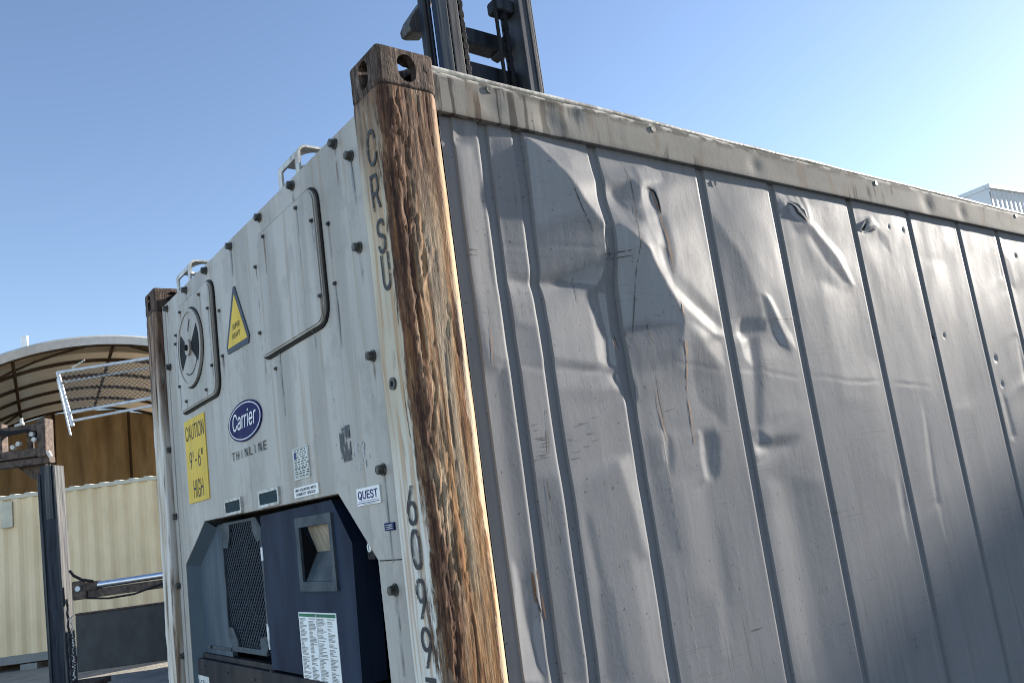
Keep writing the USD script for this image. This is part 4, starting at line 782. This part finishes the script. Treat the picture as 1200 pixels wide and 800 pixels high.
obj('mast_foot', rbox(-6.66, -6.15, -.05, .4, .06, .135, .01), RUSTSTEEL, fk)
# carriage
car = obj('carriage', cat(rbox(-6.80, -6.675, -.05, .17, 3.22, 3.76, .02), rbox(-8.0, -6.78, -.02, .12, 3.60, 3.70, .012), rbox(-8.0, -6.78, -.03, .14, 3.24, 3.36, .012),
   rbox(-7.42, -7.30, -.03, .12, 3.26, 3.76, .012), rbox(-7.0, -6.93, .05, .12, 3.3, 3.66, .01), rbox(-8.0, -6.66, .0, .15, 3.13, 3.225, .012)), RUSTSTEEL, fk)
obj('carriage_hose', cat([path_tube([(-7.6+.02*k, .0, 3.66+.03*k), (-7.2, -.05, 3.58+.02*k), (-6.95, -.04, 3.62), (-6.8, .0, 3.55-.04*k)], .018) for k in range(3)]), RUBBER, fk)
for x, z in ((-7.05, 3.44), (-7.13, 3.40), (-6.86, 3.55), (-6.83, 3.47)): obj('carriage_bolt', cat(trimesh.creation.cylinder(.035, .06, sections=6, transform=at(x, -.05, z) @ trimesh.transformations.rotation_matrix(math.pi/2, [1, 0, 0]))), BRACKET, fk)
obj('fitting', cat(tube((-7.1, -.04, 3.70), (-6.98, -.04, 3.72), .022), tube((-7.02, -.02, 3.72), (-7.02, -.02, 3.80), .02), tube((-6.66, -.03, 3.28), (-6.62, -.03, 3.20), .03)), BRACKET, fk)
obj('gusset', facing2(trimesh.creation.extrude_polygon(__import__('shapely').Polygon([(-7.2, 3.14), (-6.8, 3.14), (-6.85, 2.93), (-7.0, 2.95)]), .05).apply_transform(trimesh.transformations.rotation_matrix(math.pi/2, [1, 0, 0])).apply_translation([0, .2, 0])), RUSTSTEEL, fk)
# grease line along the mast edge
gz = np.linspace(.15, 1.25, 60); obj('grease_bead', path_tube([(-6.47-(z-.3)*.02, -.02+.01*math.sin(z*40), z) for z in gz], .016, 6), BLACKSTEEL, fk)
obj('white_drip', cat([trimesh.creation.icosphere(1, .006+.009*rng.random()).apply_translation([-6.43+rng.normal()*.012, -.02, z]) for z in np.linspace(.2, 1.02, 46)]), BRACKET, fk)
# tilt ram
rm = obj('ram_rod', tube((-6.07, .0, 1.385), (-4.4, .0, 1.405), .045, 20), CHROME, fk, smooth=40)
obj('ram_shield', cat(rbox(-6.2, -4.4, -.03, .10, 1.225, 1.335, .01)), RUSTSTEEL, fk)
obj('ram_clevis', cat(rbox(-6.40, -6.20, -.06, .12, 1.22, 1.47, .02), rbox(-6.25, -6.05, -.05, .10, 1.32, 1.44, .02)), RUSTSTEEL, fk)
obj('ram_hose', path_tube([(-6.42, -.04, 1.62), (-6.36, -.06, 1.55), (-6.25, -.06, 1.48), (-6.1, -.06, 1.44)], .02), RUBBER, fk)
obj('ram_hose', path_tube([(-6.2, -.05, 1.23), (-5.9, -.06, 1.19), (-5.55, -.06, 1.20), (-5.2, -.04, 1.28), (-4.9, -.03, 1.31)], .014), RUBBER, fk)
obj('ram_pin', trimesh.creation.cylinder(.035, .24, sections=16, transform=at(-6.3, .03, 1.37) @ trimesh.transformations.rotation_matrix(math.pi/2, [1, 0, 0])), GALV, fk)
# chassis
obj('chassis_plate', rbox(-7.28, -3.2, 1.60, 1.66, .09, .935, .012), BLACKSTEEL, fk)
obj('chassis_edge', rbox(-7.28, -3.2, 1.585, 1.70, .935, .96, .008), RUSTSTEEL, fk)
obj('chassis_body', rbox(-4.6, -1.9, .3, 1.58, .25, 1.5, .05), BLACKSTEEL, fk); obj('engine_cover', rbox(-3.9, -2.0, .35, 1.5, 1.5, 2.2, .08), ORANGEP, fk)
for x in (-4.1, -2.4): obj('wheel', trimesh.creation.cylinder(.42, .3, sections=28, transform=at(x, .15, .42) @ trimesh.transformations.rotation_matrix(math.pi/2, [1, 0, 0])), RUBBER, fk, smooth=40)

# --- tall forklift mast behind the container (faces the wall)
f2 = thing('forklift', 'tall dark forklift mast with chains rising behind the container roof', 'forklift', (3.14, 3.3, 0), 0)
def bx(n, x0, x1, y0, y1, z0, z1, m, r=.006): return obj(n, rbox(x0-3.14, x1-3.14, y0-3.3, y1-3.3, z0, z1, r), m, f2)
ZM = 7.4
bx('mast_channel', 2.69, 2.80, 3.40, 3.52, .2, ZM, MASTBLUE); bx('mast_channel', 2.675, 2.70, 3.54, 3.70, .2, ZM, MAST); bx('mast_flange', 2.705, 2.80, 3.30, 3.40, .2, ZM, MASTGREY)
bx('mast_flange', 2.68, 2.69, 3.30, 3.44, .2, ZM, MASTGREY, .003); bx('hose_run', 2.655, 2.672, 3.56, 3.60, .2, ZM, RUBBER, .004)
bx('mast_channel', 3.47, 3.56, 3.30, 3.58, .2, ZM, BLACKSTEEL); bx('mast_flange', 3.563, 3.600, 3.292, 3.42, .2, ZM, MASTGREY, .004); bx('mast_flange', 3.602, 3.625, 3.30, 3.46, .2, ZM, MAST, .004)
def prism_xz(n, pts, y0, y1, m, r=.012):
    sp_ = m3.Manifold.sphere(r, 10); c = m3.CrossSection([np.array(pts, float)-[3.14, 0]])
    if c.area() < 1e-6: c = m3.CrossSection([np.array(pts, float)[::-1]-[3.14, 0]])
    c = c.offset(-r, m3.JoinType.Round); h = [sp_.translate([x, y, z]) for x, z in c.to_polygons()[0] for y in (y0-3.3+r, y1-3.3-r)]
    return obj(n, tm(m3.Manifold.batch_hull(h)), m, f2, smooth=35)
prism_xz('member_end', [(2.759, 6.092), (2.602, 5.868), (2.561, 5.777), (2.571, 5.723), (2.617, 5.719), (2.749, 5.753), (2.849, 6.118)], 3.70, 3.86, MASTGREY)
prism_xz('cross_member', [(3.052, 5.813), (3.116, 5.817), (3.472, 5.82), (3.419, 5.662), (3.095, 5.671), (3.031, 5.667)], 3.56, 3.74, MAST, .03)
prism_xz('member_knuckle', [(3.429, 5.786), (3.516, 5.851), (3.681, 6.015), (3.659, 5.767), (3.6, 5.71), (3.459, 5.612), (3.386, 5.633)], 3.54, 3.70, MAST, .02)
bx('cross_member', 2.80, 3.47, 3.50, 3.62, 5.18, 5.44, MAST, .02)
def chain(x, y, z0, z1):
    ms = []; k = 0
    for z in np.arange(z0, z1, .05):
        ms.append(rbox(x-3.14-.018-.008*(k % 2), x-3.14+.018+.008*(k % 2), y-3.3-.02, y-3.3+.02, z, z+.052, .004, 6)); k += 1
    return obj('lift_chain', cat(ms), CHAIN, f2)
chain(2.892, 3.40, 4.2, 6.9); chain(3.366, 3.40, 4.2, 6.9)
obj('hydraulic_hose', path_tube([(3.280-3.14, .10, z) for z in np.linspace(4.2, 6.9, 12)], .016), RUBBER, f2); obj('hydraulic_hose', path_tube([(3.305-3.14, .12, z) for z in np.linspace(4.2, 6.9, 12)], .012), RUBBER, f2)
bx('top_plate', 3.28, 3.47, 3.36, 3.52, 5.93, 6.05, MAST, .02)
bx('carriage', 2.5, 3.8, 3.05, 3.2, .4, 1.1, BLACKSTEEL); bx('chassis', 2.45, 3.85, 3.9, 6.6, .3, 1.3, ORANGEP, .06); bx('counterweight', 2.4, 3.9, 6.2, 7.0, .35, 1.8, BLACKSTEEL, .1)
bx('overhead_guard', 2.55, 3.75, 4.2, 5.9, 2.35, 2.42, BLACKSTEEL, .01)
for x in (2.58, 3.72):
    for y in (4.25, 5.85): bx('guard_post', x-.03, x+.03, y-.03, y+.03, 1.28, 2.36, BLACKSTEEL)
for x in (2.45, 3.6):
    for y in (4.3, 6.0): obj('wheel', trimesh.creation.cylinder(.4, .25, sections=28, transform=at(x+.12-3.14, y-3.3, .4) @ trimesh.transformations.rotation_matrix(math.pi/2, [0, 1, 0])), RUBBER, f2, smooth=40)

# --- warehouse beyond, right
bd = thing('warehouse', 'pale grey corrugated warehouse corner seen over the container roof', 'warehouse', place(19.404, 32, 0), ROT+math.radians(31.8))
def clad(length, h, mat, period=.33):
    return corrugated(0, length, 0, h, period, .018)
obj('side_wall', clad(26, 11.55, PANEL_GREY), PANEL_GREY, bd)
ew = box(-.02, .0, 0.02, 14, 0, 11.5); obj('end_wall', ew, PANEL_PALE, bd)
obj('roof_flashing', cat(rbox(-.06, 26, -.06, .10, 11.50, 11.70, .02), rbox(-.06, .08, .1, 14, 11.50, 11.70, .02)), PANEL_PALE, bd)
obj('roof', box(0, 26, .1, 14, 11.3, 11.45), PANEL_GREY, bd)
for y in (.9, 2.6, 4.3): obj('wall_panel_joint', box(-.035, -.02, y, y+.05, 0, 11.48), PANEL_GREY, bd)

# --- stack of containers down the yard whose shade falls on the lower wall
for k in range(4):
    dry_container('stacked_container', ['lowest', 'second lowest', 'second highest', 'topmost'][k]+' blue grey container of the stack down the yard to the right', (32.9, -2.0, 2.6*k), -math.pi/2, 12.19, 2.59, STEELBLUE)
